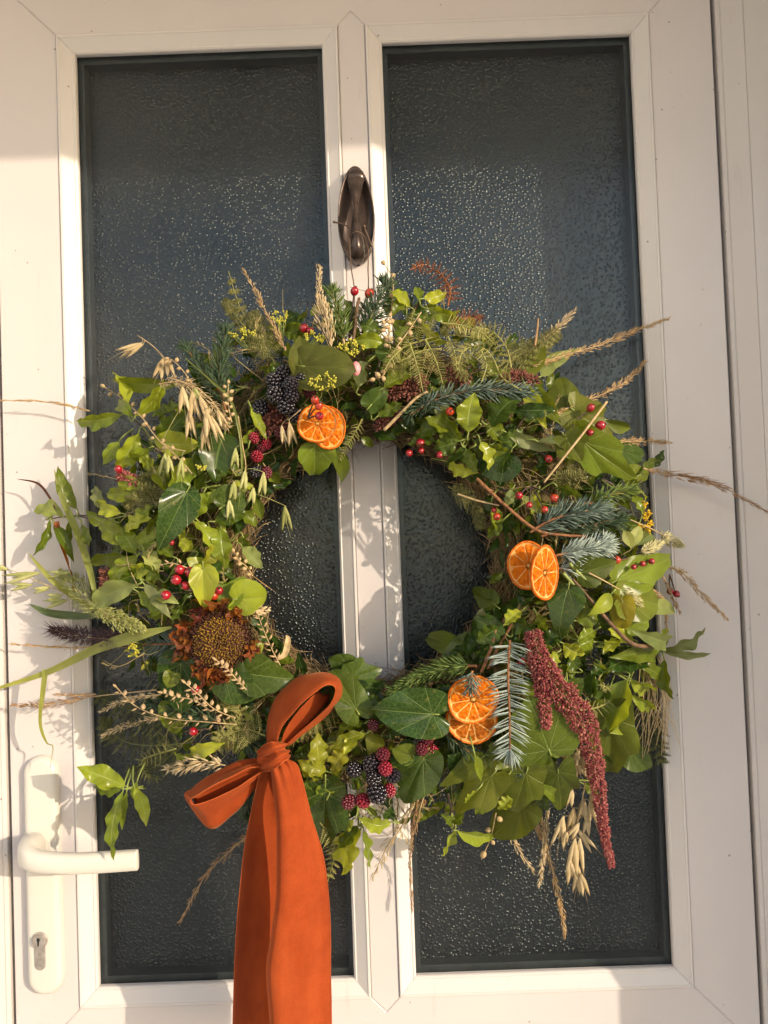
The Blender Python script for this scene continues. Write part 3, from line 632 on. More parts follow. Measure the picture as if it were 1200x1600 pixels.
def berries(name,label,group,items,node,lift=.020,cat='blackberries'):
    global BERRY
    if BERRY is None:
        b=MB(); N=52
        for i in range(N):
            z=1-2*(i+.5)/N; a=i*2.39996; s=math.sqrt(1-z*z); ball(b,V((s*math.cos(a)*.80,s*math.sin(a)*.80,z*.95)),.245,.245,.245,None,7,5)
        ball(b,V((0,0,0)),.75,.75,.85,None,8,6); b.m=1
        for j in range(6): a=j*1.05; grain(b,V((0,0,-1.0)),V((math.cos(a),math.sin(a),.15)),.85,.16,4,.4)
        o=b.build('blackberry',[M['berry_black'],M['pod']]); BERRY=o.data; bpy.data.objects.remove(o)
    N=wp(node[0],node[1],lift-.02); T=thing(name,label,cat,N,group); r=random.Random(len(label))
    for it in items:
        x,y,rr,mt=it[:4]; p=wp(x,y,lift-.004+(it[4] if len(it)>4 else 0)+r.uniform(-.003,.004)); R=rr*.93*r.uniform(.9,1.06)*mpx(.09)
        dd=((p-N).normalized()*.6+V((r.uniform(-.5,.5),-.5,r.uniform(-.5,.5)))).normalized()
        inst('blackberry',BERRY,[M[mt],M['pod']],T,Matrix.Translation(p)@dd.to_track_quat('Z','Y').to_matrix().to_4x4()@Matrix.Diagonal((R*.98,R*.98,R*1.05,1)))
        mb=MB(); tube(mb,spline([p-dd*R,p.lerp(N,.5)+V((0,.002,0)),N],8),.0006,.0009,5); put('stalk',mb,M['stem_tan'],T)
    return T
def strip(mb,pairs,nu=10,nv=60,bulge=None):
    A=spline([p[0] for p in pairs],nv); B=spline([p[1] for p in pairs],nv); vs=[];uv=[];fs=[]
    for i in range(nv+1):
        t=(A[min(nv,i+1)]-A[max(0,i-1)])+(B[min(nv,i+1)]-B[max(0,i-1)]); s=B[i]-A[i]; n=t.cross(s); n=n.normalized() if n.length>0 else V((0,-1,0))
        for j in range(nu+1):
            u=j/nu; o=bulge(u,i/nv) if bulge else 0; vs.append(A[i].lerp(B[i],u)+n*o); uv.append((u,i/nv))
    for i in range(nv):
        for j in range(nu): k=i*(nu+1)+j; fs.append((k,k+1,k+nu+2,k+nu+1))
    mb.add(vs,fs,uv)
def blade(name,label,group,path,w_,mt='blade',cat='grass blade',wfun=None,lift=.006,fold=.35,tw=None):
    P=[wp(p[0],p[1],lift) if len(p)<3 else at(*p) for p in path]; S=spline(P,44); pr=[];vs=[];fs=[];uv=[]; T=thing(name,label,cat,S[0],group)
    for i,p in enumerate(S):
        q=i/44; t=(S[min(44,i+1)]-S[max(0,i-1)]).normalized(); c=(CAM-p).normalized(); s=t.cross(c).normalized(); a=(tw[0]+(tw[1]-tw[0])*q) if tw else 0; s,c=s*math.cos(a)+c*math.sin(a),c*math.cos(a)-s*math.sin(a)
        h=w_*.5*mpx(.05)*(wfun(q) if wfun else math.sin(math.pi*(q*.93+.07))**.7)
        for j in range(5): u=j/2-1; vs.append(p+s*h*u+c*(fold*h*abs(u)+.15*h*math.sin(q*19+u))); uv.append((u*.5+.5,q))
    for i in range(44):
        for j in range(4): k=i*5+j; fs.append((k,k+1,k+6,k+5))
    mb=MB(); mb.add(vs,fs,uv); put('leaf_blade',mb,M[mt],T); return T
# ------------------------------------------------------------------ the wreath's own body: straw ring, moss, tucked-in filler leaves
wr=thing('wreath_base','round wreath base of straw, moss and twigs with small leaves tucked in','wreath',at(CX,CY,.045))
mb=MB(); nu,nv=96,22; vs=[];fs=[]
for i in range(nu):
    a=2*math.pi*i/nu
    for j in range(nv):
        b=2*math.pi*j/nv; rr=272+66*math.cos(b)+9*noise.noise(V((math.cos(a)*4,math.sin(a)*4,b))); 
        k=.036+.034*math.sin(b)+.008*noise.noise(V((math.cos(a)*9,math.sin(a)*9,b*2)))
        vs.append(at(CX-2+rr*math.cos(a),CY-6+rr*math.sin(a)*.98,max(.012,k)))
for i in range(nu):
    for j in range(nv): fs.append((i*nv+j,i*nv+(j+1)%nv,((i+1)%nu)*nv+(j+1)%nv,((i+1)%nu)*nv+j))
mb.add(vs,fs); put('moss',mb,M['moss'],wr,'stuff')
def ring(a,r,d): return at(CX-2+r*math.cos(a),CY-6+r*math.sin(a)*.98,d)
mb=MB(); mb2=MB()
for i in range(7000):
    a=rnd.random()*6.283; b=rnd.uniform(-.7,3.6) if i%2 else rnd.uniform(1.9,3.9); rr=272+72*math.cos(b); d=.038+.042*math.sin(b)
    if d<.012: continue
    p=ring(a,rr,d); tn=(ring(a+.05,rr,d)-p).normalized(); out=(p-ring(a,272,.036)).normalized()
    dd=(tn*rnd.choice((1,-1))+out*rnd.uniform(-.1,.6)+V((rnd.uniform(-.4,.4),rnd.uniform(-.3,.1),rnd.uniform(-.4,.4)))).normalized()
    L=rnd.uniform(.010,.034); 
    (hair if i%3 else needle)(mb if rnd.random()<.6 else mb2,p,dd,L,rnd.uniform(.0003,.0008),V((rnd.uniform(-.3,.3),rnd.uniform(-.2,.2),rnd.uniform(-.3,.3)))*L)
put('straw',mb,M['straw'],wr,'stuff'); put('dry_fern',mb2,M['straw_brown'],wr,'stuff')
# filler leaves, mostly dark, on the flanks and between the named sprigs
r=random.Random(31)
for i in range(270):
    a=i*2.39996+r.uniform(-.2,.2); rad=r.choice((r.uniform(215,300),r.uniform(270,385),r.uniform(300,390))); x,y=CX+rad*math.cos(a),CY+rad*math.sin(a)
    th=a+r.uniform(-1.3,1.3); L=r.uniform(26,46)
    if rad<250: th=a+math.pi*r.choice((.45,-.45))
    if rad+L>432: L=24
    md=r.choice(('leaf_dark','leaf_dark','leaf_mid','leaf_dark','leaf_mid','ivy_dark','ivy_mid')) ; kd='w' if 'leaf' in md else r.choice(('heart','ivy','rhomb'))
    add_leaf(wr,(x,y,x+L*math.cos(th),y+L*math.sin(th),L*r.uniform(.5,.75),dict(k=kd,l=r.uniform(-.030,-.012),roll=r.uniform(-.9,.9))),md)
mb=MB()
for i in range(3000):     # fine filler sprays of dried needles and bracken on the flanks
    a=rnd.random()*6.283; rad=rnd.uniform(250,398); x,y=CX+rad*math.cos(a),CY+rad*math.sin(a); p=wp(x,y,-.024+rnd.uniform(-.008,.006)); th=a+rnd.uniform(-1.2,1.2)
    q=wp(x+14*math.cos(th),y+14*math.sin(th),-.018); grain(mb,p,(q-p),rnd.uniform(.006,.016),.0007,4,.6)
mf=[MB(),MB(),MB()]; r=random.Random(8)
for i in range(950):
    a=r.random()*6.283; rad=r.uniform(225,405); x,y=CX+rad*math.cos(a),CY+rad*math.sin(a); th=a+r.uniform(-1.6,1.6); L=r.uniform(16,34)
    b=wp(x,y,r.uniform(-.030,-.010)); t=wp(x+L*math.cos(th),y+L*math.sin(th),r.uniform(-.026,-.006)); m_=mf[r.choice((0,0,0,1,1,2))]
    leaf_grid(m_,b,t,L*r.uniform(.4,.6)*mpx(.06),r.choice(('ellip','lance','ovate')),curl=r.uniform(-.1,.3),fold=r.uniform(.1,.6),wave=r.uniform(.1,.5),roll=r.uniform(-1.2,1.2),nu=4,nt=7,seed=i)
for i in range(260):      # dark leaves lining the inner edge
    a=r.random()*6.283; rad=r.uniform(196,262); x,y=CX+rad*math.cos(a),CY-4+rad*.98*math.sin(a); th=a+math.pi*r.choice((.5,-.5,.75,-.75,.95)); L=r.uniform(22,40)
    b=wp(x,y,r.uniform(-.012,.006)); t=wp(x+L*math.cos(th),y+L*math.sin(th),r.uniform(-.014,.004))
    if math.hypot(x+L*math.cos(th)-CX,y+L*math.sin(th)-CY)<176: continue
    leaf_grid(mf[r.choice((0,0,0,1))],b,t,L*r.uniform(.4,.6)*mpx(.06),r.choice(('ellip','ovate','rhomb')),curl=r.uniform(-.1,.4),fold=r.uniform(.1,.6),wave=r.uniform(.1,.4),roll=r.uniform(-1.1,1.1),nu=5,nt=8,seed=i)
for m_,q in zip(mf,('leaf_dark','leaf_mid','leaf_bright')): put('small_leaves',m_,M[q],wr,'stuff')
mh=MB(); r=random.Random(21)
for i in range(420):     # loose fine stalks and grass stems woven through the front
    a=r.random()*6.283; rad=r.uniform(215,395); x,y=CX+rad*math.cos(a),CY+rad*math.sin(a); th=a+r.uniform(-1.5,1.5); L=r.uniform(25,75)
    p=wp(x,y,r.uniform(-.014,.006)); q=wp(x+L*math.cos(th),y+L*math.sin(th),r.uniform(-.010,.010)); m_=(p+q)/2+V((r.uniform(-.008,.008),r.uniform(-.006,.002),r.uniform(-.008,.008)))
    tube(mh,spline([p,m_,q],6),r.uniform(.0003,.0006),.0002,4)
    if i%3==0:
        for k_ in range(7): f=.55+.45*k_/7; grain(mh,p.lerp(q,f)+(m_-(p+q)/2)*4*f*(1-f),(q-p).normalized()+V((r.uniform(-.5,.5),r.uniform(-.4,.2),r.uniform(-.5,.5))),r.uniform(.004,.007),.0007,4,.6)
put('fine_stems',mh,M['straw_stem'],wr,'stuff')
put('fine_foliage',mb,M['straw_green'],wr,'stuff')
# ------------------------------------------------------------------ fir and spruce
GF='fir and spruce sprigs in the wreath'
fir('fir_sprig','dark green fir tip poking out behind the oats at the upper corner of the ring',GF,[(345,612),(318,580),(290,543)],24,'fir_dark')
fir('fir_sprig','dark green fir sprig with a red brown twig beside the tall dried plume',GF,[(352,640),(342,585),(352,520)],30,'fir_dark')
fir('fir_sprig','short green fir sprig between the pointed tan plume and the rose hips under the knocker',GF,[(538,538),(530,500),(519,457)],28,'fir_green',tw='stem_tan')
fir('fir_sprig','green fir sprig leaning across the white mullion right under the knocker wires',GF,[(568,530),(582,492),(604,446)],34,'fir_dark',tw='stem_tan')
fir('spruce_sprig','long silvery blue spruce sprig lying under the curled bracken, ending in a star',GF,[(640,648),(690,622),(745,610),(800,612),(826,617)],27,'fir_blue',lift=.014)
fir('spruce_sprig','small dull blue spruce tip hanging beside the brown flower heads',GF,[(690,615),(665,630),(640,648)],26,'fir_dark',lift=.012)
fir('spruce_sprig','steel green spruce sprig above the pair of orange slices, its bare twig showing',GF,[(828,832),(865,812),(900,802),(940,797)],34,'fir_blue',lift=.010,n=230)
fir('spruce_sprig','dark spruce sprig between the steel green one and the pale blue one',GF,[(845,838),(890,826),(925,820),(965,812)],30,'fir_dark',lift=.004)
fir('spruce_sprig','pale icy blue spruce sprig pointing at the canary grass heads',GF,[(868,868),(900,862),(930,856),(945,852)],30,'fir_pale',lift=.016,n=260)
fir('spruce_sprig','tiny pale blue spruce star tucked behind the front orange slice of the tilted pair',GF,[(872,888),(885,888),(898,886)],24,'fir_pale',lift=.014)
fir('spruce_sprig','bright green spruce sprig on the lower inner edge beside the mullion',GF,[(745,1040),(700,1043),(660,1056),(618,1080)],27,'fir_green',lift=.012,n=300,spread=48)
fir('spruce_sprig','flat blue spruce twig hanging like a comb beside the hanging orange slices',GF,[(797,1000),(794,1050),(796,1110),(797,1174)],36,'fir_pale',lift=.026,n=120,flat=True,spread=80,start=.02)
fir('spruce_sprig','little grey green spruce tip stuck on top of the hanging orange slices',GF,[(738,1048),(736,1062),(735,1078)],24,'fir_blue',n=46,lift=.034,spread=68,star=False)
fir('spruce_sprig','grey green spruce tip pointing out from behind the dried sunflower',GF,[(300,1005),(262,1006),(215,1008)],30,'fir_blue',lift=-.012,flat=True)
fir('spruce_sprig','dark spruce sprig below the dried sunflower among the pale seed strings',GF,[(345,1130),(300,1112),(235,1098)],28,'fir_dark',lift=-.006)
fir('spruce_sprig','dark spruce tip showing under the side loop of the ribbon bow',GF,[(400,1215),(392,1240),(384,1272)],26,'fir_dark',lift=-.012)
fir('spruce_sprig','dark spruce sprig under the hanging orange slices',GF,[(690,1140),(720,1165),(745,1185)],26,'fir_dark',lift=.004)
fir('spruce_sprig','small blue green spruce tip between the hanging comb twig and the heart shaped leaf',GF,[(850,1185),(832,1192),(812,1206)],22,'fir_blue',lift=.012)
fir('fir_sprig','green fir tip beside the steel green spruce, above the yellow flowers',GF,[(920,788),(945,776),(985,766)],26,'fir_green',lift=.006)
fir('spruce_sprig','dark spruce sprig behind the bow knot',GF,[(370,1150),(395,1160),(420,1150)],30,'fir_dark',lift=.0)
# ------------------------------------------------------------------ ferns and conifer sprays
GB='dried ferns and conifer sprays in the wreath'
fern('bracken_frond','pale yellow green bracken frond with hanging leaflets, upper part of the ring',GB,[(612,552),(650,535),(700,524),(760,530)],60,'fern',7,.016,-1,droop=.55,nleaf=13)
fern('bracken_frond','pale bracken frond over the brown flower heads, its leaflets fanning downward',GB,[(690,545),(660,548),(630,562),(606,570)],50,'fern',6,.020,-1,droop=.5,nleaf=12)
fern('bracken_frond','bracken frond curled into a spiral beside the silvery spruce',GB,[(818,612),(785,590),(768,556),(745,540),(722,552),(718,580),(735,596)],26,'fern',19,.018,'both',nleaf=8)
fern('bracken_frond','small curled bracken frond on the outer edge behind the spiral one',GB,[(800,580),(792,545),(772,520),(752,514),(745,528)],26,'fern',13,.008,'both',nleaf=8)
fern('bracken_frond','rusty red brown bracken tip curling above the holly like leaves',GB,[(700,478),(703,452),(688,428),(662,414),(640,422)],26,'fern_rust',12,.0,'both',nleaf=7)
fern('bracken_frond','small rusty bracken tip just behind the pale bracken',GB,[(700,512),(722,500),(738,495),(755,505)],26,'fern_rust',8,.006,'both',nleaf=7)
fern('bracken_frond','small pale bracken tip hanging below the upper orange slices',GB,[(566,655),(552,680),(540,700),(528,722)],13,'fern',13,.014,'both',nleaf=6)
NEW=(('pale bracken leaflet strip hanging beside the brown flower heads',[(640,536),(648,560),(655,585),(661,612)],15),('pale bracken leaflet strip hanging second from the seed string',[(664,530),(676,552),(686,578),(692,600)],15),
     ('pale bracken leaflet strip hanging over the red flower head behind the spruce',[(700,526),(710,550),(714,578)],14),('pale bracken leaflet strip inside the curl of the spiral frond',[(752,548),(760,570),(752,598)],13),
     ('short pale bracken leaflet strip beside the crinkled leaves at the top',[(628,545),(612,560),(600,580)],13),('pale bracken leaflet strip lying along the top edge',[(690,505),(720,508),(752,520),(775,540)],15))
for L_,p,l in NEW: fern('bracken_tip',L_,GB,p,l+3,'fern',19,.034,'both',taper=.9,single=True,ang=68)
FO='fern_olive'
fern('fern_frond','olive fern frond spreading over the dark glass below the pale seed strings',GB,[(290,1135),(240,1120),(190,1105),(145,1085)],40,FO,13,-.012,'both',nleaf=12)
fern('fern_frond','olive fern frond with a curled tip below the pale seed strings',GB,[(300,1160),(245,1165),(200,1160),(168,1140),(165,1120)],38,FO,14,-.010,'both',nleaf=12)
fern('fern_frond','dull olive fern frond hanging above the single leafy twig by the handle',GB,[(285,1165),(255,1190),(225,1205),(195,1205)],34,FO,12,-.006,'both',nleaf=11)
fern('fern_frond','curled olive fern tip above the wheat ear',GB,[(275,1170),(240,1180),(222,1190),(230,1212),(252,1218)],17,'fern',14,.0,'both',nleaf=7)
fern('fern_frond','olive bracken frond behind the straw strings on the outer edge',GB,[(985,1060),(1010,1100),(1025,1150),(1035,1200)],38,FO,12,-.010,'both',nleaf=12)
fern('fern_frond','olive bracken frond lower on the outer edge above the dark glass',GB,[(960,1090),(985,1135),(1000,1170),(1012,1205)],36,FO,10,-.012,'both',nleaf=12)
fern('fern_frond','tan curled fern tip beside the red amaranth',GB,[(905,1110),(935,1105),(955,1092),(950,1075),(935,1070)],17,'fern',14,.012,'both',nleaf=7)
fern('bracken_frond','pale bracken frond behind the upright loop of the bow',GB,[(540,1075),(515,1105),(490,1130),(465,1150)],34,'fern',12,.006,'both',nleaf=11)
fern('bracken_frond','pale curled bracken between the sunflower and the bow',GB,[(330,1165),(360,1140),(375,1115),(362,1098),(345,1108)],24,'fern',14,.004,'both',nleaf=8)
fern('bracken_frond','pale bracken leaflets spread left of the bow knot',GB,[(415,1150),(385,1140),(355,1150),(335,1172)],38,'fern',10,.004,'both',nleaf=12)
fern('bracken_frond','pale bracken tip hanging beside the long ribbon tail',GB,[(500,1285),(520,1310),(522,1340),(512,1378)],24,'fern',11,.004,'both',nleaf=8)
for L_,p,l in (('feathery olive conifer spray on the upper outer edge under a tan plume',[(790,596),(820,565),(850,535),(876,515)],38),('feathery olive conifer spray beside the lower of the two conifer sprays there',[(778,590),(800,560),(825,540),(850,545)],32),
               ('olive conifer spray behind the broad leaves above the ivy leaf, side facing the handle',[(280,760),(250,765),(225,775),(195,795)],40),('soft olive conifer spray below the red rose hip near the outer edge',[(270,740),(245,745),(225,755),(205,762)],30),
               ('yellowish conifer spray standing up beside the tall dried plume',[(425,560),(400,520),(375,480),(357,424)],26),('olive conifer spray reaching out above the dark fir sprig',[(415,550),(385,515),(362,485),(349,466)],28),
               ('dull conifer spray among the yellow green flower buds at the top',[(430,570),(415,535),(405,505),(392,490)],36),('olive conifer spray hanging below the shiny crinkled leaves',[(860,740),(885,750),(900,735),(930,735)],34),('dry conifer spray over the straw on the inner edge',[(700,760),(725,775),(745,800),(752,830)],26)):
    fern('conifer_spray',L_,GB,p,l,'thuja',10,.0,'both',nl=l*.26,nleaf=9,cat='conifer spray',ang=45)
# ------------------------------------------------------------------ leaf sprigs (pixel positions of each leaf: foot, tip, width)
GL='leafy evergreen sprigs in the wreath'
LB,LM,LD,LL,LP,LG='leaf_bright','leaf_mid','leaf_dark','leaf_lime','leaf_pale','leaf_grey'
sprig('evergreen_sprig','bright wavy leaved sprig on the upper outer corner below the hanging oats','leaf sprig',GL,LB,[(192,647,127,656,28),(196,636,177,588,26),(211,650,251,598,34),(208,652,186,640,22),(217,676,184,731,34),(186,690,164,722,24),(233,700,204,712,30),(241,688,307,694,44),(243,684,287,645,38,G_(m=LM))],[(275,742),(245,700),(200,640)],lift=.006)
sprig('evergreen_sprig','dark long leaf sprig behind the oats near the top outer corner','leaf sprig',GL,LM,[(282,600,186,592,30,G_(wave=.05,l=-.012)),(280,632,242,648,28,G_(l=-.004)),(375,604,330,598,18,G_(m=LD))],[(320,620),(282,602)],lift=-.006)
sprig('evergreen_sprig','broad oval dark olive leaf sprig beside the raspberries','leaf sprig',GL,LM,[(352,676,338,756,54,G_(k='ovate',m='leaf_dark',wave=.04,l=.016)),(300,715,268,772,40,G_(m=LB)),(330,690,308,730,30)],[(360,660),(340,690),(300,720)],lift=.008)
sprig('evergreen_sprig','bright sprig of crinkled leaves filling the side of the ring above the rose hips','leaf sprig',GL,LB,[(318,770,300,808,28),(303,815,328,864,28),(335,815,379,806,28,G_(m=LM)),(345,826,352,882,34),(322,790,350,770,24),(300,792,290,830,26),(340,850,318,880,24,G_(m=LL)),(378,855,406,885,28,G_(m=LP)),(330,750,352,742,22,G_(m=LM))],[(360,900),(340,840),(315,770),(325,740)],lift=.012)
sprig('evergreen_sprig','wavy light green sprig on the outer flank left of the rose hip cluster','leaf sprig',GL,LB,[(205,870,148,880,36,G_(m=LM)),(215,868,175,902,30),(212,865,188,828,32),(200,850,160,822,34,G_(m=LM)),(180,815,140,800,30),(190,802,158,785,26),(225,860,245,895,26,G_(m=LP)),(195,830,232,812,30),(165,800,150,765,22,G_(m=LG)),(210,850,242,850,28)],[(270,905),(215,868),(170,812),(125,805)],lift=.0)
sprig('evergreen_sprig','small leafy twig standing out free of the ring above the pale millet','leaf sprig',GL,LM,[(100,808,58,800,32,G_(m=LP)),(120,796,94,736,26),(78,812,54,862,18),(84,818,112,872,20,G_(m=LM)),(108,815,104,862,14),(128,820,138,850,20)],[(170,822),(120,806),(72,812)],lift=.0,sr=.0009)
sprig('evergreen_sprig','light matt wavy leaf beside the pale millet head','leaf sprig',GL,LP,[(214,914,149,948,38,G_(roll=.1)),(216,925,250,955,24,G_(m=LB)),(225,912,262,960,20,G_(m=LG)),(240,930,275,942,22)],[(285,935),(250,920),(214,914)],lift=.012)
sprig('evergreen_sprig','bright leafy twig hanging free just above the door handle','leaf sprig',GL,LB,[(196,1228,129,1202,36,G_(roll=-.2)),(190,1232,150,1228,22,G_(m=LM)),(192,1236,180,1332,24,G_(wave=.4,nw=3.5)),(198,1236,192,1290,14,G_(m=LM)),(210,1230,226,1284,24),(214,1222,208,1245,14)],[(275,1190),(235,1207),(194,1230)],lift=.036,sr=.0008)
sprig('evergreen_sprig','two small bright leaves above the wheat ear','leaf sprig',GL,LB,[(298,1178,346,1162,26,G_(m=LB)),(300,1180,274,1172,20)],[(300,1182),(320,1190)],lift=.006)
sprig('evergreen_sprig','pale crinkled leaves under the green hydrangea like sepals at the top','leaf sprig',GL,LM,[(602,536,556,534,26,G_(m=LB)),(590,520,566,508,30,G_(m=LM)),(612,552,586,548,30,G_(m=LD,k='round')),(560,605,566,575,22,G_(m=LP)),(580,632,606,604,32,G_(m=LD,k='heart')),(600,606,638,588,30,G_(m=LB)),(590,650,625,632,24,G_(m=LM)),(575,565,548,590,20,G_(m=LG))],[(590,690),(580,620),(600,545)],lift=.010)
sprig('evergreen_sprig','holly like twig of crinkled leaves sticking up at the top beside the rusty bracken','leaf sprig',GL,LB,[(640,480,612,458,22),(655,468,650,450,18),(662,466,694,458,22,G_(wave=.35)),(668,482,722,503,24,G_(wave=.38)),(660,504,698,532,30),(640,510,622,535,28,G_(m=LM)),(650,492,678,498,22,G_(m=LM)),(630,470,615,492,20,G_(m=LM))],[(612,545),(635,505),(656,470)],lift=.006,sm='stem_brown')
sprig('evergreen_sprig','slim twisted leaves hanging beside the dark blackberries','leaf sprig',GL,LB,[(392,636,414,682,16),(398,668,376,692,14),(388,700,382,730,12,G_(m=LM))],[(385,625),(394,650)],lift=.014)
sprig('evergreen_sprig','large crinkled shiny leaf rosette below the silvery spruce sprig','leaf sprig',GL,LM,[(732,676,741,621,40,G_(m=LB,l=.020)),(768,668,808,625,52,G_(m=LD,l=.012)),(750,690,762,730,30,G_(m=LB,l=.02)),(720,690,690,640,36),(705,672,668,655,30,G_(m=LM)),(715,690,682,700,32,G_(m=LM)),(735,700,700,724,28,G_(m=LD)),(760,665,785,690,30),(775,690,812,672,34,G_(m=LD)),(742,660,712,648,26,G_(m=LD)),(690,668,655,680,26),(700,660,680,625,26,G_(m=LG)),(760,700,795,706,28),(728,702,742,736,24,G_(m=LM)),(682,690,642,694,24),(800,700,780,735,26,G_(m=LD))],[(690,690),(735,682),(770,672)],lift=.010)
sprig('evergreen_sprig','long pale edged leaves running beneath the big upper ivy leaves','leaf sprig',GL,LM,[(792,676,862,702,22,G_(m=LG,shape='lance')),(800,640,862,640,26,G_(m=LD)),(820,600,850,662,26,G_(m=LB)),(836,600,872,655,30,G_(m=LM)),(840,690,880,705,20,G_(m=LG))],[(790,690),(830,640)],lift=.012)
sprig('evergreen_sprig','two tall grey green leaves standing up among the tan plumes on the upper edge','leaf sprig',GL,LG,[(810,598,848,530,32,G_(m='ivy_olive',k='lance',curl=.15)),(845,588,914,543,24,G_(k='lance',m=LP,curl=-.2,wave=.2)),(818,600,790,600,14)],[(800,620),(815,598),(845,588)],lift=.0)
sprig('evergreen_sprig','small fresh leaves around the red rose hips above the spruce','leaf sprig',GL,LB,[(815,775,836,798,18,G_(m=LP)),(840,770,832,800,18),(800,765,790,790,18,G_(m=LP)),(770,790,775,825,22),(785,815,765,838,20,G_(m=LM)),(870,760,905,775,20,G_(m=LM)),(700,722,742,736,24,G_(m=LB)),(870,800,850,822,16,G_(m=LP))],[(780,760),(820,785)],lift=.006)
sprig('evergreen_sprig','curly leaf twig on the outer edge just above the yellow flowers','leaf sprig',GL,LB,[(965,765,1003,780,22),(985,770,1002,800,18),(990,760,975,745,20,G_(m=LM)),(1020,730,1036,706,18,G_(m=LD)),(1000,742,1030,722,20,G_(m=LM))],[(940,750),(985,764),(1010,740)],lift=.0)
sprig('evergreen_sprig','shiny small leaf sprig in the middle of the ring below the tilted orange slices','leaf sprig',GL,LM,[(815,955,792,975,24,G_(m=LB)),(800,968,838,985,30,G_(m=LD)),(790,990,745,968,34,G_(m=LD)),(782,980,748,1000,34,G_(m=LD)),(840,960,856,985,26),(860,1000,838,1020,26),(880,1005,910,1020,28,G_(m=LB)),(905,1010,925,1000,24,G_(m=LB)),(930,985,905,1000,22,G_(m=LB)),(900,970,930,960,30,G_(m=LM)),(870,1020,855,1040,24,G_(m=LB)),(845,1000,882,990,26,G_(m=LD))],[(960,1005),(905,1000),(850,985),(800,975)],lift=.012,sm='stem_green')
sprig('evergreen_sprig','wavy leaf sprig pointing out over the door frame with two curled leaf tips','leaf sprig',GL,LB,[(1040,1000,988,984,32,G_(m=LP,l=.02)),(1036,1016,1094,984,24,G_(m=LG,wave=.45,l=.0)),(1036,1018,1103,1020,14,G_(m=LG,wave=.3,l=.0)),(1038,1030,1052,1086,26,G_(m=LM,wave=.3)),(1030,1010,960,1025,34,G_(m=LM)),(1020,1022,955,1045,46,G_(m=LD)),(1025,1025,1008,1062,26,G_(m=LP)),(990,1000,955,985,28),(1030,1000,1042,985,14),(968,1000,945,1020,24)],[(930,1010),(985,1010),(1036,1014)],lift=.006,sm='stem_green')
sprig('evergreen_sprig','dark small leaves in the shade inside the red amaranth','leaf sprig',GL,LD,[(885,1085,912,1060,30,G_(k='heart',m='ivy_mid')),(925,1085,930,1050,26,G_(k='ovate')),(900,1100,880,1080,24),(930,1060,945,1095,24),(880,1060,862,1045,20,G_(m=LM)),(905,1045,890,1025,24),(945,1040,925,1055,22)],[(960,1100),(920,1085),(885,1050)],lift=.0,sm='stem_green')
sprig('evergreen_sprig','yellow green wavy leaf spray just beside the bow tails','leaf sprig',GL,LL,[(502,1200,497,1150,34,G_(wave=.3)),(507,1216,462,1200,30),(510,1205,470,1190,26),(505,1222,498,1240,18,G_(m=LB)),(515,1240,530,1208,22,G_(m=LB)),(480,1215,468,1236,22,G_(m=LM))],[(560,1190),(525,1205),(500,1205)],lift=.012,sm='stem_green')
sprig('evergreen_sprig','lime green leaf pair between the bow and the blackberry cluster','leaf sprig',GL,LL,[(572,1146,520,1170,22,G_(roll=.3)),(548,1170,524,1206,28,G_(wave=.45)),(560,1150,540,1176,20,G_(m=LB)),(570,1130,530,1150,26,G_(m=LM))],[(585,1130),(570,1150),(550,1172)],lift=.014,sm='stem_green')
sprig('evergreen_sprig','crinkled bright leaves hanging below the red and black blackberries','leaf sprig',GL,LB,[(564,1294,542,1358,46,G_(wave=.45)),(568,1298,578,1352,24),(612,1284,566,1278,28,G_(wave=.2)),(600,1280,612,1262,22,G_(m=LD)),(552,1280,540,1292,18),(560,1290,530,1320,24,G_(m=LM))],[(560,1250),(560,1290)],lift=.008,sm='stem_green')
sprig('evergreen_sprig','small curly leaf sprig hanging lowest over the dark glass','leaf sprig',GL,LB,[(710,1296,692,1334,20,G_(wave=.4)),(714,1298,767,1304,28,G_(wave=.15)),(708,1285,722,1272,18,G_(m=LM)),(705,1290,690,1275,18,G_(m=LM))],[(700,1240),(706,1270),(712,1298)],lift=.006)
sprig('evergreen_sprig','mixed small leaves between the blackberries and the hanging orange slices','leaf sprig',GL,LM,[(640,1170,612,1196,30,G_(k='heart',m='ivy_dark')),(600,1130,575,1108,26,G_(m=LD)),(620,1125,600,1150,28,G_(m=LD)),(596,1150,575,1180,28,G_(k='lance',m='ivy_olive')),(650,1120,655,1150,26,G_(m=LD)),(580,1110,560,1095,22,G_(m=LL)),(595,1098,575,1092,20,G_(m=LM))],[(660,1140),(620,1135),(580,1110)],lift=.004,sm='stem_green')
sprig('evergreen_sprig','bright pointed leaf spray filling the outer flank under the hanging oats','leaf sprig',GL,LB,[(230,760,190,745,24),(222,775,172,772,26,G_(m=LM)),(240,790,205,812,24),(258,800,232,832,24,G_(m=LM)),(262,770,238,740,26),(285,770,262,745,26,G_(m=LM)),(250,825,215,845,24),(275,800,286,840,24),(235,742,215,712,22,G_(m=LM))],[(300,800),(255,785),(215,765)],lift=.0)
sprig('evergreen_sprig','mid green leaf spray tucked under the rose hip cluster beside the pale matt leaf','leaf sprig',GL,LM,[(250,905,222,885,24),(262,935,240,960,22,G_(m=LB)),(240,880,205,890,24,G_(m=LB)),(270,870,245,850,24),(285,945,270,972,20),(228,890,190,905,26),(300,860,282,842,22,G_(m=LB))],[(300,925),(265,900),(235,885)],lift=.004)
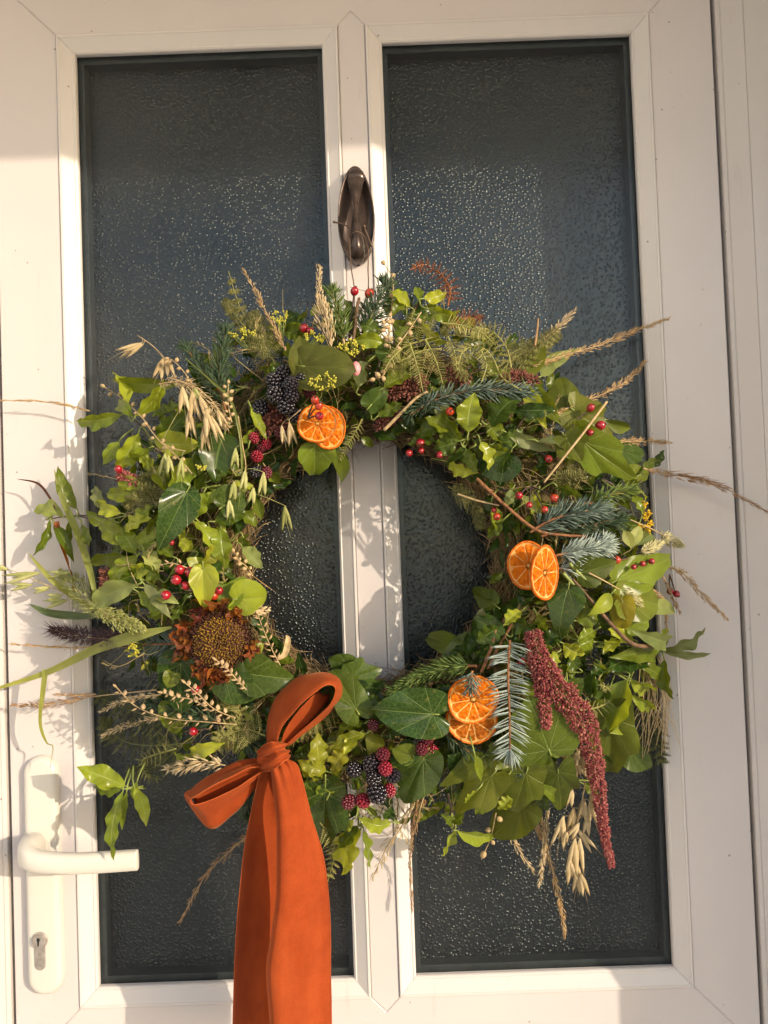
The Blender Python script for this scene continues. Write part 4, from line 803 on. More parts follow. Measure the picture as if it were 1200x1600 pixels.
sprig('evergreen_sprig','mixed green leaf spray between the grain head and the folded ivy leaf','leaf sprig',GL,LM,[(330,700,362,712,24,G_(m=LB)),(345,730,378,745,24),(300,690,330,672,26,G_(m=LD)),(320,740,300,765,24),(360,770,392,760,24,G_(m=LB)),(372,800,398,820,24),(350,815,330,842,24,G_(m=LB)),(380,840,400,862,22)],[(350,860),(350,780),(325,705)],lift=.002)
sprig('evergreen_sprig','green leaf spray along the lower outer side under the straw tuft','leaf sprig',GL,LB,[(930,1170,905,1195,26,G_(m=LM)),(955,1050,930,1035,24),(1000,1040,1030,1060,24,G_(m=LM)),(985,1085,1015,1105,24),(940,1080,965,1110,24,G_(m=LM)),(900,1140,925,1165,24,G_(m=LD)),(870,1090,895,1110,22,G_(m=LM))],[(900,1100),(945,1090),(985,1060)],lift=-.004,sm='stem_green')
# ivy ------------------------------------------------------------------
GI='ivy leaves in the wreath'
def ivy(label,specs,mt='ivy_mid',stem=None,lift=.016,cat='ivy leaf'):
    return sprig('ivy_sprig' if len(specs)>1 else 'ivy_leaf',label,cat if len(specs)==1 else 'ivy sprig',GI,mt,specs,stem,lift,'stem_green',.0011)
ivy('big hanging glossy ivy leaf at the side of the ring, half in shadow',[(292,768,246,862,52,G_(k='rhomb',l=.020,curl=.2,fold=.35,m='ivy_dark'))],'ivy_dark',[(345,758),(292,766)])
ivy('round dark olive ivy leaf beside the hanging oats on the inner side',[(350,790,382,768,50,G_(k='round',l=.016,m='ivy_mid'))])
ivy('bright folded ivy leaf pointing down among the rose hips',[(317,888,320,953,42,G_(k='rhomb',l=.024,fold=.5)),(316,888,292,872,26,G_(k='rhomb',l=.012))],'ivy_bright',[(330,870),(318,888)])
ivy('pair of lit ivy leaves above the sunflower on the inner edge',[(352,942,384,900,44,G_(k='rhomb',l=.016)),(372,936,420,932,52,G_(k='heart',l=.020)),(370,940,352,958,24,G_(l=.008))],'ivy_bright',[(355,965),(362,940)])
ivy('large dark green ivy leaf between the sunflower and the bow',[(384,1052,462,1062,58,G_(k='rhomb',l=.018,curl=.15))],'ivy_mid',[(372,1060),(384,1052)])
ivy('small light ivy leaf behind the sunflower rim',[(388,1022,412,1006,30,G_(k='rhomb',l=.0))],'ivy_bright')
ivy('dark curled ivy leaf below the sunflower with a light stalk end',[(352,1058,400,1094,58,G_(k='heart',l=.014,roll=.4)),(358,1062,356,1045,12,G_(m='leaf_bright',k='ellip'))],'ivy_dark')
ivy('big shadowed ivy leaf left below the sunflower behind the pale seed strings',[(282,1038,284,1116,64,G_(k='heart',l=.002)),(270,1055,262,1075,26,G_(k='heart',l=.010,m='ivy_mid')),(268,1105,276,1148,40,G_(k='heart',l=-.004,m='ivy_mid'))],'ivy_dark')
ivy('two green sepal like broad leaves at the top beside the tan plume',[(462,590,468,524,40,G_(k='ovate',l=.020,m='sepal',curl=.3,roll=.5,wave=.02)),(474,572,556,578,66,G_(k='round',l=.026,m='sepal',curl=.25))],'sepal',cat='leaf')
ivy('bright kite shaped ivy leaf hanging under the upper orange slices',[(492,694,491,748,52,G_(k='rhomb',l=.030,roll=-.15)),(514,700,528,760,26,G_(k='lance',l=.016,m='ivy_mid')),(530,705,534,745,20,G_(k='lance',l=.004,m='leaf_dark'))],'ivy_bright',[(505,680),(496,694)])
ivy('upright olive ivy leaf among the upper tan plumes',[(886,628,874,588,46,G_(k='heart',l=.0,roll=.2))],'ivy_olive',[(860,640),(884,628)])
ivy('broad lobed ivy leaf behind the pair of bright rose hips',[(898,642,962,690,66,G_(k='ivy',l=.006)),(948,656,986,668,20,G_(k='lance',l=.0,m='ivy_mid'))],'ivy_olive',[(850,645),(898,642)])
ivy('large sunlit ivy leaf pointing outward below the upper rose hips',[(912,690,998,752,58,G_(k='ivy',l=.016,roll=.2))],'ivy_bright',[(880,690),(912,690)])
ivy('olive three pointed ivy leaf crossed by the dry straw stalk',[(885,685,910,722,50,G_(k='ivy',l=.020))],'ivy_olive')
ivy('dark ivy leaf on the outer edge behind the third tan plume',[(972,705,1008,716,40,G_(k='heart',l=-.012)),(985,740,1015,745,30,G_(k='heart',l=-.008,m='ivy_mid'))],'ivy_dark')
ivy('dark ivy leaf low on the upper inner side of the ring',[(790,712,752,742,62,G_(k='heart',l=.010))],'ivy_dark')
ivy('yellow green ivy leaf just beside the tilted orange slices',[(905,895,966,878,44,G_(k='rhomb',l=.020,roll=.3)),(915,900,950,905,30,G_(k='heart',l=.004,m='ivy_mid'))],'ivy_olive',[(900,905),(880,925)])
ivy('long horizontal ivy leaf pointing out between the canary grass heads',[(962,908,1060,868,52,G_(k='rhomb',l=.010,roll=.15))],'ivy_bright',[(935,915),(962,908)])
ivy('glossy ivy leaf with a bright highlight below the tilted orange slices',[(888,920,872,998,50,G_(k='rhomb',l=.026,curl=.25)),(905,935,902,965,22,G_(k='lance',l=.010,m='leaf_pale'))],'ivy_dark',[(898,905),(888,920)])
ivy('broad green ivy leaf below the lower canary grass head',[(975,935,1034,945,58,G_(k='heart',l=.012,roll=-.2,m='ivy_mid')),(1000,955,1056,960,24,G_(k='lance',l=.0,m='leaf_pale')),(985,975,1015,972,34,G_(k='heart',l=.004))],'ivy_bright',[(940,925),(975,935)])
ivy('yellowing spotted leaf beside the lower canary grass head',[(972,940,972,984,36,G_(k='round',l=.018,m='yellow_leaf'))],'yellow_leaf')
ivy('slim pointed bright leaf crossing the green ivy stems',[(955,928,918,962,22,G_(k='lance',l=.024))],'ivy_bright',[(965,920),(955,928)])
ivy('green ivy leaf alone on the inner edge below the tilted orange slices',[(772,944,738,916,34,G_(k='rhomb',l=.0))],'ivy_olive')
ivy('two shaded ivy leaves at the inner lower edge beside the spruce',[(712,1010,662,992,34,G_(k='heart',l=-.006)),(740,1010,690,1030,50,G_(k='heart',l=-.008,m='ivy_dark')),(765,970,738,1000,44,G_(k='heart',l=-.004,m='ivy_dark'))],'ivy_mid')
ivy('big heart shaped ivy leaf with pale veins beside the red amaranth',[(858,1172,826,1090,92,G_(k='round',l=.026,roll=.1,curl=.12)),],'ivy_mid',[(856,1190),(852,1158)])
ivy('large olive ivy leaf pointing down beyond the red amaranth',[(952,1118,956,1220,74,G_(k='ivy',l=.014,roll=-.1)),(985,1180,1020,1196,44,G_(k='heart',l=-.006,m='ivy_mid'))],'ivy_olive',[(918,1092),(940,1110),(952,1120)])
ivy('bright twisted ivy leaf above the large olive one',[(980,1062,950,1145,44,G_(k='lance',l=.024,wave=.2,roll=.5)),(985,1060,1012,1072,30,G_(l=.014)),(972,1130,952,1146,22,G_(k='lance',l=.026))],'ivy_bright',[(930,1030),(960,1050),(982,1064)])
ivy('lit curved ivy leaf over the inner edge above the bow',[(556,1108,518,1042,48,G_(k='heart',l=.020,roll=.2))],'ivy_mid',[(553,1130),(556,1108)])
ivy('dark broad ivy leaf on the mullion behind the lit curved one',[(550,1058,598,1046,50,G_(k='ivy',l=-.004)),(545,1040,512,1030,36,G_(k='heart',l=-.006)),(575,1085,590,1060,36,G_(k='heart',l=-.004))],'ivy_dark')
ivy('large dark glossy ivy leaf above the blackberries with a bright highlight',[(676,1116,580,1108,66,G_(k='heart',l=.026,curl=.28,fold=.42,wave=.06))],'ivy_dark',[(690,1120),(676,1116)])
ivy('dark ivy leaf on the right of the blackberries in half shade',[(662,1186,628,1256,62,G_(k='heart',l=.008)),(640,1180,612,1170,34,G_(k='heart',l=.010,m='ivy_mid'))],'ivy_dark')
ivy('big dark matt ivy leaf beside the long ribbon tail',[(508,1236,506,1332,72,G_(k='ivy',l=.010,roll=.2)),(488,1260,482,1300,28,G_(k='heart',l=.0,m='ivy_mid'))],'ivy_dark')
ivy('lit olive ivy leaf at the bottom below the hanging orange slices',[(768,1212,708,1272,64,G_(k='ivy',l=.018)),(752,1186,686,1230,36,G_(k='rhomb',l=.010)),(742,1180,752,1222,14,G_(k='lance',l=.024,m='ivy_bright'))],'ivy_olive',[(775,1195),(768,1212)])
ivy('olive ivy leaf with a straight tip below the comb like spruce twig',[(822,1208,800,1274,68,G_(k='ivy',l=.022))],'ivy_olive',[(820,1185),(822,1208)])
ivy('darker ivy leaf left of the lower red amaranth',[(872,1206,878,1270,64,G_(k='ivy',l=.016,roll=-.2))],'ivy_olive',[(868,1190),(872,1206)])
ivy('bottom ivy leaf lying just above the small round pods',[(818,1262,768,1308,60,G_(k='heart',l=.010)),(825,1262,828,1300,42,G_(k='ivy',l=.002))],'ivy_olive')
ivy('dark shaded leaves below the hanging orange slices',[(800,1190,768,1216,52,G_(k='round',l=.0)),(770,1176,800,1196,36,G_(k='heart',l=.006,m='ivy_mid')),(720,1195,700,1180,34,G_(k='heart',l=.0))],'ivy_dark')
sprig('evergreen_sprig','glossy dark leaf spray low between the amaranth and the large olive leaf','leaf sprig',GL,LM,[(930,1190,915,1215,22),(925,1165,950,1180,24,G_(m=LD)),(912,1225,935,1240,20),(905,1150,885,1170,22,G_(m=LD)),(940,1150,960,1165,20,G_(m=LB))],[(900,1120),(925,1165),(922,1220)],lift=.006,sm='stem_green')
sprig('evergreen_sprig','small glossy leaves tucked between the bottom olive ivy leaves','leaf sprig',GL,LM,[(790,1215,770,1235,22,G_(m=LD)),(840,1225,862,1240,22),(800,1245,780,1262,20,G_(m=LB)),(850,1240,840,1268,22,G_(m=LD)),(745,1235,728,1252,20,G_(m=LB)),(760,1250,745,1270,20)],[(800,1195),(805,1225),(770,1245)],lift=.020,sm='stem_green')
sprig('evergreen_sprig','dark glossy leaf spray squeezed between the spiral bracken and the silvery spruce','leaf sprig',GL,LD,[(770,600,795,582,22,G_(m=LM)),(785,615,815,625,22),(755,610,735,625,20),(775,590,760,565,20,G_(m=LM)),(740,600,715,602,20)],[(820,640),(785,610),(740,602)],lift=.002)
# bare twigs and stems
def twig(label,path,r0,r1,mt,lift=.016,cat='twig',name='twig'):
    mb=MB(); tube(mb,spline([wp(p[0],p[1],lift) for p in path],30),r0,r1,7); o=mb.build(name,M[mt],None,origin=wp(path[0][0],path[0][1],lift)); tag(o,label,cat,'bare twigs and stalks in the wreath'); return o
twig('rough red brown twig running down to the steel green spruce',[(745,748),(790,790),(838,828),(880,836),(915,838)],.0016,.0011,'twig_fir')
twig('red brown twig branching up beside the steel green spruce',[(836,826),(862,812),(880,806)],.0012,.0008,'twig_fir')
twig('fuzzy brown twig with a thick bent tip between the ivy leaves on the outer side',[(895,905),(925,940),(955,975),(985,1004),(1010,1010),(1034,1004)],.0012,.0023,'stem_brown',.026)
twig('pale straw stalk lying slantwise over the upper ivy leaves',[(948,628),(915,672),(885,710),(850,754)],.0011,.0009,'stem_tan',.034,'straw stalk','straw_stalk')
twig('short tan stick standing up through the conifer spray',[(836,540),(839,520),(841,498)],.0010,.0008,'plume_brown',.010,'stick','stick')
twig('thick dark brown twig end standing beside the hips below the knocker',[(548,560),(555,510),(558,480),(561,466)],.0013,.0014,'stem_brown',.010)
twig('pale straw stalk across the inner edge above the tilted orange slices',[(715,772),(745,782),(780,790)],.0010,.0008,'stem_tan',.010,'straw stalk','straw_stalk')
twig('brown stalk bundle end above the hanging orange slices',[(775,985),(765,1020),(752,1050)],.0016,.0014,'twig_fir',.012)
twig('thin brown stalk above the hanging orange slices, behind the thick one',[(800,975),(780,1010),(762,1045)],.0011,.0010,'twig_fir',.010)
twig('dry bent stem strip over the brown flower heads',[(600,672),(630,642),(650,622),(668,612)],.0016,.0010,'stem_tan',.016,'straw stalk','straw_stalk')
for k,(p) in enumerate(([(880,895),(900,920),(912,950)],[(890,880),(915,905),(938,912)])):
    twig(('bright green ivy stem below the tilted orange slices, the steeper one','bright green ivy stem below the tilted orange slices, the flatter one')[k],p,.0016,.0012,'stem_green',.020,'stem','stem')
# ------------------------------------------------------------------ grasses, oats, ears and seed strings
GP='dried grass plumes in the wreath'
plume('grass_plume','tall dried plume leaning outward at the top beside the yellowish conifer spray',GP,[(446,548),(425,505),(402,462),(381,422)],13,'plume',120,.006,12,18)
plume('grass_plume','pointed golden plume standing beside the short fir sprig, hanging tip downward',GP,[(522,566),(512,510),(500,470),(499,416)],32,'plume_pale',300,.022,13,16,prof=lambda q:(.35+.9*math.exp(-((q-.42)/.22)**2)))
plume('grass_plume','longest upper plume reaching over the door frame bead',GP,[(833,572),(880,556),(940,538),(990,518),(1044,498)],17,'plume',330,.004,11,20)
plume('grass_plume','upward curving plume below the longest upper one',GP,[(865,648),(910,628),(950,612),(982,592),(1009,565)],15,'plume',240,.004,11,22)
plume('grass_plume','short horizontal plume pointing out below the large sunlit ivy leaf',GP,[(942,696),(980,690),(1010,690),(1047,691)],14,'plume',190,.0,10,22)
plume('grass_plume','brown drooping plume that reaches the outer door frame',GP,[(1005,732),(1040,740),(1085,748),(1130,762),(1202,802)],17,'plume_brown',300,.0,13,14)  # the browner seed colour stands in for the shade over this plume
plume('grass_plume','small feathery plume tip above the conifer spray on the upper edge',GP,[(850,530),(868,515),(880,503),(898,486)],15,'plume_pale',90,.0,12,20)
plume('grass_plume','tan ear like plume pointing down and outward below the long horizontal ivy leaf',GP,[(1045,885),(1070,898),(1100,932),(1137,968)],14,'plume',190,.0,9,24)
plume('grass_plume','hanging tan plume beside the straw on the outer edge',GP,[(1005,910),(1022,926),(1038,945),(1042,985)],11,'plume',130,.0,9,22)
plume('grass_plume','thin short hanging plume beside the outermost rose hips',GP,[(1036,900),(1050,930),(1063,958)],8,'plume_brown',50,-.002,9,16)
plume('grass_plume','thin reddish plume reaching left over the door frame above the leaves',GP,[(140,642),(100,632),(50,626),(-4,626)],6,'plume',70,-.004,12,9)
plume('grass_plume','dark purple bristly grass head lying over the door frame edge',GP,[(215,1000),(165,998),(120,993),(78,983)],34,'purple',900,-.002,9,50,awn=24,cat='grass head')
plume('grass_plume','thin straight tan plume just below the purple grass head',GP,[(190,1010),(120,1012),(70,1010),(16,1006)],7,'plume',110,-.004,10,12)
plume('grass_plume','loose tan plume over the frame above the door handle',GP,[(245,1078),(150,1088),(80,1100),(20,1102)],13,'plume_brown',150,-.004,11,20,f0=.4)
plume('grass_plume','short tan plume beside the loose one, pointing outward',GP,[(150,1084),(120,1087),(85,1085)],8,'plume_brown',60,-.002,10,20)
plume('grass_plume','pale plume over the dark glass, upper of two below the sunflower',GP,[(252,1085),(215,1090),(185,1098),(156,1112)],13,'plume_pale',150,.002,10,22)
plume('grass_plume','pale plume over the dark glass, lower of two below the sunflower',GP,[(262,1118),(225,1126),(190,1136),(160,1150)],13,'plume_pale',150,.002,10,22)
plume('grass_plume','tan plume hanging behind the ribbon tail on the dark glass',GP,[(410,1290),(370,1320),(320,1370),(281,1440)],13,'plume_brown',170,-.004,13,18)
plume('grass_plume','long tan plume hanging lowest over the dark glass',GP,[(845,1270),(856,1330),(868,1380),(877,1420),(883,1464)],12,'plume',230,.004,10,20)
plume('grass_plume','tan plume hanging straight beside the lowest one',GP,[(856,1262),(852,1310),(848,1345),(842,1384)],12,'plume_pale',150,.006,10,20)
plume('grass_plume','slanting tan plume under the bottom ivy leaf',GP,[(790,1285),(800,1308),(815,1335),(834,1363)],12,'plume_pale',110,.002,10,20)
plume('grass_plume','tan plume stub hanging behind the olive ivy leaves at the bottom',GP,[(828,1260),(836,1285),(846,1310)],12,'plume',80,-.002,11,20)
plume('grass_plume','fan shaped feathery grass head hanging over the white mullion',GP,[(648,1255),(625,1295),(605,1322),(582,1372)],24,'plume_pale',70,-.002,20,14,awn=26,r_=1.1)
plume('grass_plume','long thin grass head hanging along the mullion edge',GP,[(655,1240),(645,1290),(641,1350),(644,1422)],8,'plume_brown',130,-.004,12,12)
plume('grass_plume','small dry grass beside the long thin one at the mullion',GP,[(662,1245),(655,1270),(648,1300)],16,'plume_brown',40,.002,14,22)
plume('grass_plume','thick dried grain head hanging over the bright wavy leaves on the outer corner',GP,[(248,600),(285,598),(315,618),(340,645),(357,668)],24,'plume_pale',260,.018,11,34)
plume('wheat_ear','plump pale wheat ear pointing away from the bow',GP,[(352,1196),(320,1190),(290,1196),(258,1202)],24,'plume_pale',90,.020,15,30,cat='wheat ear',awn=26,r_=2.3)
plume('wheat_ear','small wheat ear on the inner edge above the sunflower',GP,[(392,960),(405,955),(418,953)],18,'plume_pale',36,.010,12,30,cat='wheat ear',r_=2.0)
plume('millet_head','green millet head fanning out above the long bent grass blade',GP,[(165,958),(140,940),(115,915),(92,893)],58,'millet',800,.004,7,34,cat='millet head',r_=1.0,awn=14)
plume('millet_head','dense green millet head lying against the long bent grass blade',GP,[(152,952),(175,964),(200,976),(226,984)],36,'millet',800,.014,7,30,cat='millet head',r_=1.3)
for L_,p,w_ in (('outermost fluffy cream canary grass head over the door frame bead',[(1036,836),(1050,845),(1066,853)],22),('cream canary grass head beside the small pale lobed leaves',[(1003,862),(1019,855),(1034,848)],20),('round cream canary grass head in front of the green ivy leaves',[(970,922),(984,933),(1000,946)],30)):
    plume('canary_grass_head',L_,'canary grass heads in the wreath',p,w_,'canary',260,.012,9,30,cat='grass head',r_=1.2,prof=lambda q:math.sin(math.pi*min(1,q*.8+.2))**.6)
twig('thin stalk of the outermost canary grass head',[(985,812),(1015,825),(1036,836)],.0006,.0005,'stem_tan',.008,'stalk','stalk')
twig('thin stalk of the round canary grass head',[(920,895),(945,908),(970,922)],.0006,.0005,'stem_tan',.024,'stalk','stalk')
GO='oat sprays in the wreath'
oats('oat_spray','tan oats arching over the upper outer corner leaves',GO,[(222,536,180,553,12),(224,538,192,557,9),(255,560,246,594,13),(262,562,268,588,12)],[(280,600),(258,562),(238,540),(215,524)],'oat',.012)
oats('oat_spray','hanging straw coloured oats in front of the grain head',GO,[(285,605,290,648,12),(300,612,308,660,13),(312,618,325,652,11),(322,640,330,690,12),(330,650,345,692,12),(340,640,352,668,10),(295,640,300,690,11),(318,665,322,710,11)],[(262,590),(300,602),(330,625),(345,650)],'oat',.028)
oats('oat_spray','green tinged oats hanging over the bright leaves on the inner corner',GO,[(258,708,256,745,11),(263,712,268,742,9),(284,715,282,752,11),(305,605,312,640,12)],[(250,690),(268,700),(290,705)],'oat_green',.024)
oats('oat_spray','green oats hanging along the inner edge below the raspberries',GO,[(383,735,380,770,10),(396,762,392,790,10),(366,752,362,785,11),(358,780,360,815,10),(368,700,366,735,9),(445,790,448,835,9),(412,738,410,778,10)],[(372,650),(378,690),(384,735),(372,770)],'oat_green',.018)
oats('oat_spray','pale green oats reaching over the frame above the purple grass head',GO,[(62,895,2,906,15),(50,914,14,919,13),(78,918,50,924,14),(98,930,70,934,13),(105,938,66,946,13),(110,895,72,898,12),(12,890,-10,884,12)],[(160,945),(115,932),(75,915),(50,905)],'oat_green',.004)
oats('oat_spray','large cream oats hanging beside the red amaranth tip',GO,[(912,1248,909,1290,16),(896,1262,890,1304,16),(905,1285,888,1310,14),(880,1275,870,1330,15),(902,1295,930,1330,15),(898,1310,893,1372,15),(906,1310,902,1368,14),(890,1342,896,1385,15),(904,1355,900,1398,15),(908,1365,916,1402,13),(922,1252,928,1290,14),(886,1300,882,1318,11),(918,1275,916,1308,12),(893,1230,888,1262,13),(924,1235,930,1268,12)],[(915,1220),(908,1260),(900,1300),(902,1350)],'oat',.018)
oats('oat_spray','dull oats behind the ivy leaf beside the lower red amaranth',GO,[(905,1170,895,1200,14),(912,1180,906,1212,14),(890,1165,880,1190,13),(898,1190,912,1222,13),(888,1178,886,1210,12)],[(900,1150),(902,1180),(905,1205)],'oat',.0)
oats('oat_spray','fine oats on the sepals beside the dark blackberries',GO,[(452,660,458,700,9),(440,665,447,695,8)],[(470,640),(452,655)],'oat',.022)
GS='strings of small round seed pods'
flax('flax_spray','tall seed string curling up past the knocker over the mullion',GS,[(606,545),(608,515),(613,470),(613,435),(598,409)],5,6.2,'pod',.008,off=3)
flax('flax_spray','seed string running down over the crinkled leaves below the tall one',GS,[(658,488),(640,515),(615,550),(600,585),(585,592)],11,5.2,'pod',.030)
flax('flax_spray','short seed string low behind the tall one beside the green fir',GS,[(610,545),(606,525),(600,510),(608,495)],9,5.2,'pod',.016)
flax('flax_spray','seed string above the hanging straw coloured oats',GS,[(300,600),(285,578),(268,562),(262,565)],7,5.4,'pod',.018)
flax('flax_spray','seed string hanging down on the inner corner beside the dark blackberries',GS,[(362,660),(358,640),(356,620),(357,598)],10,4.6,'pod',.020)
flax('flax_spray','seed string on the outer corner leaves below the long dark leaf',GS,[(235,668),(215,645),(190,622),(162,604)],8,5.0,'pod',.010)
flax('flax_spray','seed string among the bright leaves over the dark stem',GS,[(300,740),(275,712),(250,690),(228,662)],9,4.8,'pod',.018)
flax('flax_spray','pale seed string in front of the sunflower face',GS,[(385,1078),(370,1062),(355,1045),(337,1031)],14,5.4,'pod_pale',.040,off=4)
flax('flax_spray','pale seed string rising to one round pod below the sunflower',GS,[(368,1122),(335,1108),(310,1085),(288,1066)],15,5.6,'pod_pale',.034,off=5)
flax('flax_spray','pale seed string crossing the shadowed ivy leaf',GS,[(330,1112),(305,1095),(275,1088),(252,1082)],13,5.4,'pod_pale',.030,off=4)
flax('flax_spray','long pale seed string reaching out over the dark glass and two plumes',GS,[(370,1132),(320,1128),(262,1122),(213,1104),(180,1072)],20,5.4,'pod_pale',.024,off=6)
flax('flax_spray','pale seed string along the inner edge below the two lit ivy leaves',GS,[(438,1040),(425,1015),(412,985),(402,958)],16,5.4,'pod_pale',.014,off=5)
flax('flax_spray','small seed string between the crinkled leaves above the rose hip cluster',GS,[(330,905),(300,890),(270,880),(256,882)],7,4.8,'pod_pale',.022)
flax('flax_spray','dry seed string on the inner edge over the straw',GS,[(395,900),(385,885),(372,875),(365,862)],9,4.8,'pod',.012)
flax('round_pod_spray','three round tan pods hanging at the very bottom',GS,[(775,1270),(770,1295),(766,1312),(757,1332)],4,7.0,'pod',.006,off=10)
blade('grass_strand','long bent pale green grass blade reaching to the picture edge','grass blades in the wreath',[(268,980),(205,996),(150,1014),(75,1050),(-5,1076)],22,'blade',wfun=lambda q:min(1,.15+q*3.2)*(.95-.75*q**1.3),lift=.012)
blade('grass_strand','narrow hanging grass blade tip twisted above the door handle','grass blades in the wreath',[(71,1046),(66,1085),(62,1130),(72,1160),(82,1168),(78,1200)],11,'blade',lift=.012,wfun=lambda q:.8-.6*q,tw=(0,1.6))
blade('grass_strand','thin upright grass blade in front of the free standing twig','grass blades in the wreath',[(152,945),(140,890),(122,835),(98,780),(84,732)],11,'blade',lift=.006)
blade('grass_strand','slanting thin grass blade above the millet head','grass blades in the wreath',[(155,958),(120,935),(80,905),(44,864)],10,'blade',lift=.006)
blade('grass_strand','dark green grass blade behind the pale oats','grass blades in the wreath',[(160,962),(115,962),(75,957),(46,944)],13,'blade_dark',lift=-.004)
blade('grass_strand','orange brown dried blade twisting down from the free standing twig','grass blades in the wreath',[(88,815),(98,860),(110,895),(116,925)],10,'petal',lift=.004,wfun=lambda q:.8,tw=(0,2.5))
blade('grass_strand','fine red tipped blade above the free standing twig','grass blades in the wreath',[(88,800),(76,775),(58,755),(25,748)],4,'petal_dark',lift=.0)
blade('grass_strand','dry papery blade standing up on the inner edge above the bow','grass blades in the wreath',[(435,1030),(446,1020),(450,1000),(447,992)],9,'stem_tan',lift=.010)
blade('grass_strand','thin curved green blade hanging along the inner corner','grass blades in the wreath',[(290,560),(330,595),(360,625),(375,680),(378,740),(372,800)],4,'blade',lift=.020)
mb=MB(); r=random.Random(5)
for i in range(34):
    x=r.uniform(1000,1040); y=r.uniform(1020,1050); tube(mb,spline([wp(x,y,0),wp(x+r.uniform(-8,16),y+50,.0),wp(x+r.uniform(-25,25),y+r.uniform(80,150),-.004)],8),.0005,.0003,4)
o=mb.build('straw_tuft',M['plume_pale'],None,origin=wp(1020,1040)); tag(o,'tuft of pale straw hanging down the outer edge over olive bracken','straw tuft')
# ------------------------------------------------------------------ rose hips and berries
GH='rose hips in the wreath'
hips('rose_hip_twig','two rose hips on forked stalks under the knocker',GH,[(554,455,8),(577,458,8.5,'hip_orange')],(545,530),.004)
hips('rose_hip_twig','two deep red hips beside the pointed golden plume',GH,[(475,513,8),(485,517,7)],(478,540),.010)
hips('rose_hip_twig','three hips standing on the upper orange slices',GH,[(492,625,7,'hip_orange'),(498,634,7,'hip_orange'),(499,650,8)],(480,655),.044)
hips('rose_hip_twig','cluster of five bright red hips above the sunflower',GH,[(281,890,8.5),(297,894,9),(275,906,8.5),(259,930,8.5),(290,915,7)],(318,925),.022)
hips('rose_hip_twig','pair of hips between the folded leaf and the two lit ivy leaves',GH,[(342,923,7.5),(334,931,7.5,'hip_orange')],(345,955),.018)
hips('rose_hip','single red hip at the outer corner below the bright leaves',GH,[(185,733,7.5)],(205,742),.006)
hips('rose_hip','red hip just under the sunflower, partly behind a seed string',GH,[(306,1078,8)],(318,1092),.022)
hips('rose_hip','red hip lying low above the wheat ear',GH,[(302,1143,8)],(330,1140),.016)
hips('rose_hip_twig','two shiny hips on the broad lobed ivy leaf at the upper outer side',GH,[(923,637,7),(938,665,8),(922,676,6)],(890,672),.026)
hips('rose_hip','orange red hip under the silvery spruce beside the crinkled leaves',GH,[(703,643,7.5,'hip_orange')],(690,650),.020)
hips('rose_hip_twig','four hips at the lower edge of the crinkled leaves near the mullion',GH,[(657,692,7.5),(639,708,6.5,'hip_dark'),(658,704,6,'hip_dark'),(687,711,6.5)],(670,680),.016)
hips('rose_hip','dark red hip below the long pale edged leaf',GH,[(857,717,6.5,'hip_dark')],(840,705),.018)
hips('rose_hip_twig','oval hip and three small ones above the steel green spruce',GH,[(811,774,7),(827,789,5.5),(866,778,6.5,'hip_orange'),(851,796,6.5,'hip_orange')],(830,760),.018)
hips('rose_hip_twig','two small dark hips on the inner edge above the tilted orange slices',GH,[(776,807,6,'hip_orange'),(772,797,5,'hip_dark')],(770,780),.014)
hips('rose_hip_twig','row of small hips behind the long horizontal ivy leaf',GH,[(964,875,6.5,'hip_orange'),(990,886,5),(1004,881,6,'hip_dark'),(1018,877,6),(945,880,5)],(1030,872),.014,6,'stem_brown')
hips('rose_hip_twig','two outermost hips hanging over the door frame bead',GH,[(1047,924,6.5),(1057,928,6.5)],(1046,898),-.004,6.5,'stem_brown')
hips('rose_hip','tiny red hip beside the big hanging ivy leaf',GH,[(268,848,5)],(280,835),.014)
hips('rose_hip','dark red hip beside the top of the red amaranth',GH,[(815,1035,8,'hip_dark')],(800,1020),.008)
BB,BR,BD='berry_black','berry_red','berry_dark'
berries('blackberry_cluster','cluster of ripe black blackberries beside the upper orange slices','berry clusters in the wreath',[(443,583,15,BB),(429,596,15,BB),(455,600,15,BB,.004),(474,592,14,BB),(430,617,15,BB,.003),(455,618,15,BB,.006),(447,634,15,BB,.003),(463,650,13,BB,-.004),(407,637,14,BB,-.010),(484,611,12,BD,-.004),(440,676,11,BD,-.010),(442,608,14,BB)],(452,615),.022)
berries('blackberry_cluster','unripe red raspberry like berries with one dark one hanging on the inner edge','berry clusters in the wreath',[(397,684,10,BR),(416,694,10,BR),(401,713,11,BR),(400,737,11,BB),(416,739,10,BD),(408,700,8,BD)],(405,708),.012)
berries('blackberry_cluster','black and red blackberries hanging over the mullion beside the bow','berry clusters in the wreath',[(554,1202,14,BB),(580,1194,15,BB),(598,1179,12,BD),(602,1201,13,BR,.005),(614,1212,13,BB),(584,1216,13,BB),(589,1240,16,BB,.004),(608,1235,11,BR),(567,1251,12,BR,.003),(545,1253,12,BD),(583,1133,11,BD,-.006)],(572,1225),.026)
berries('blackberry_cluster','small dark red berries in the shade before the hanging orange slices','berry clusters in the wreath',[(659,1170,11,BD),(676,1175,11,BR,-.004),(668,1154,11,BD),(655,1150,10,BB)],(668,1165),.014)
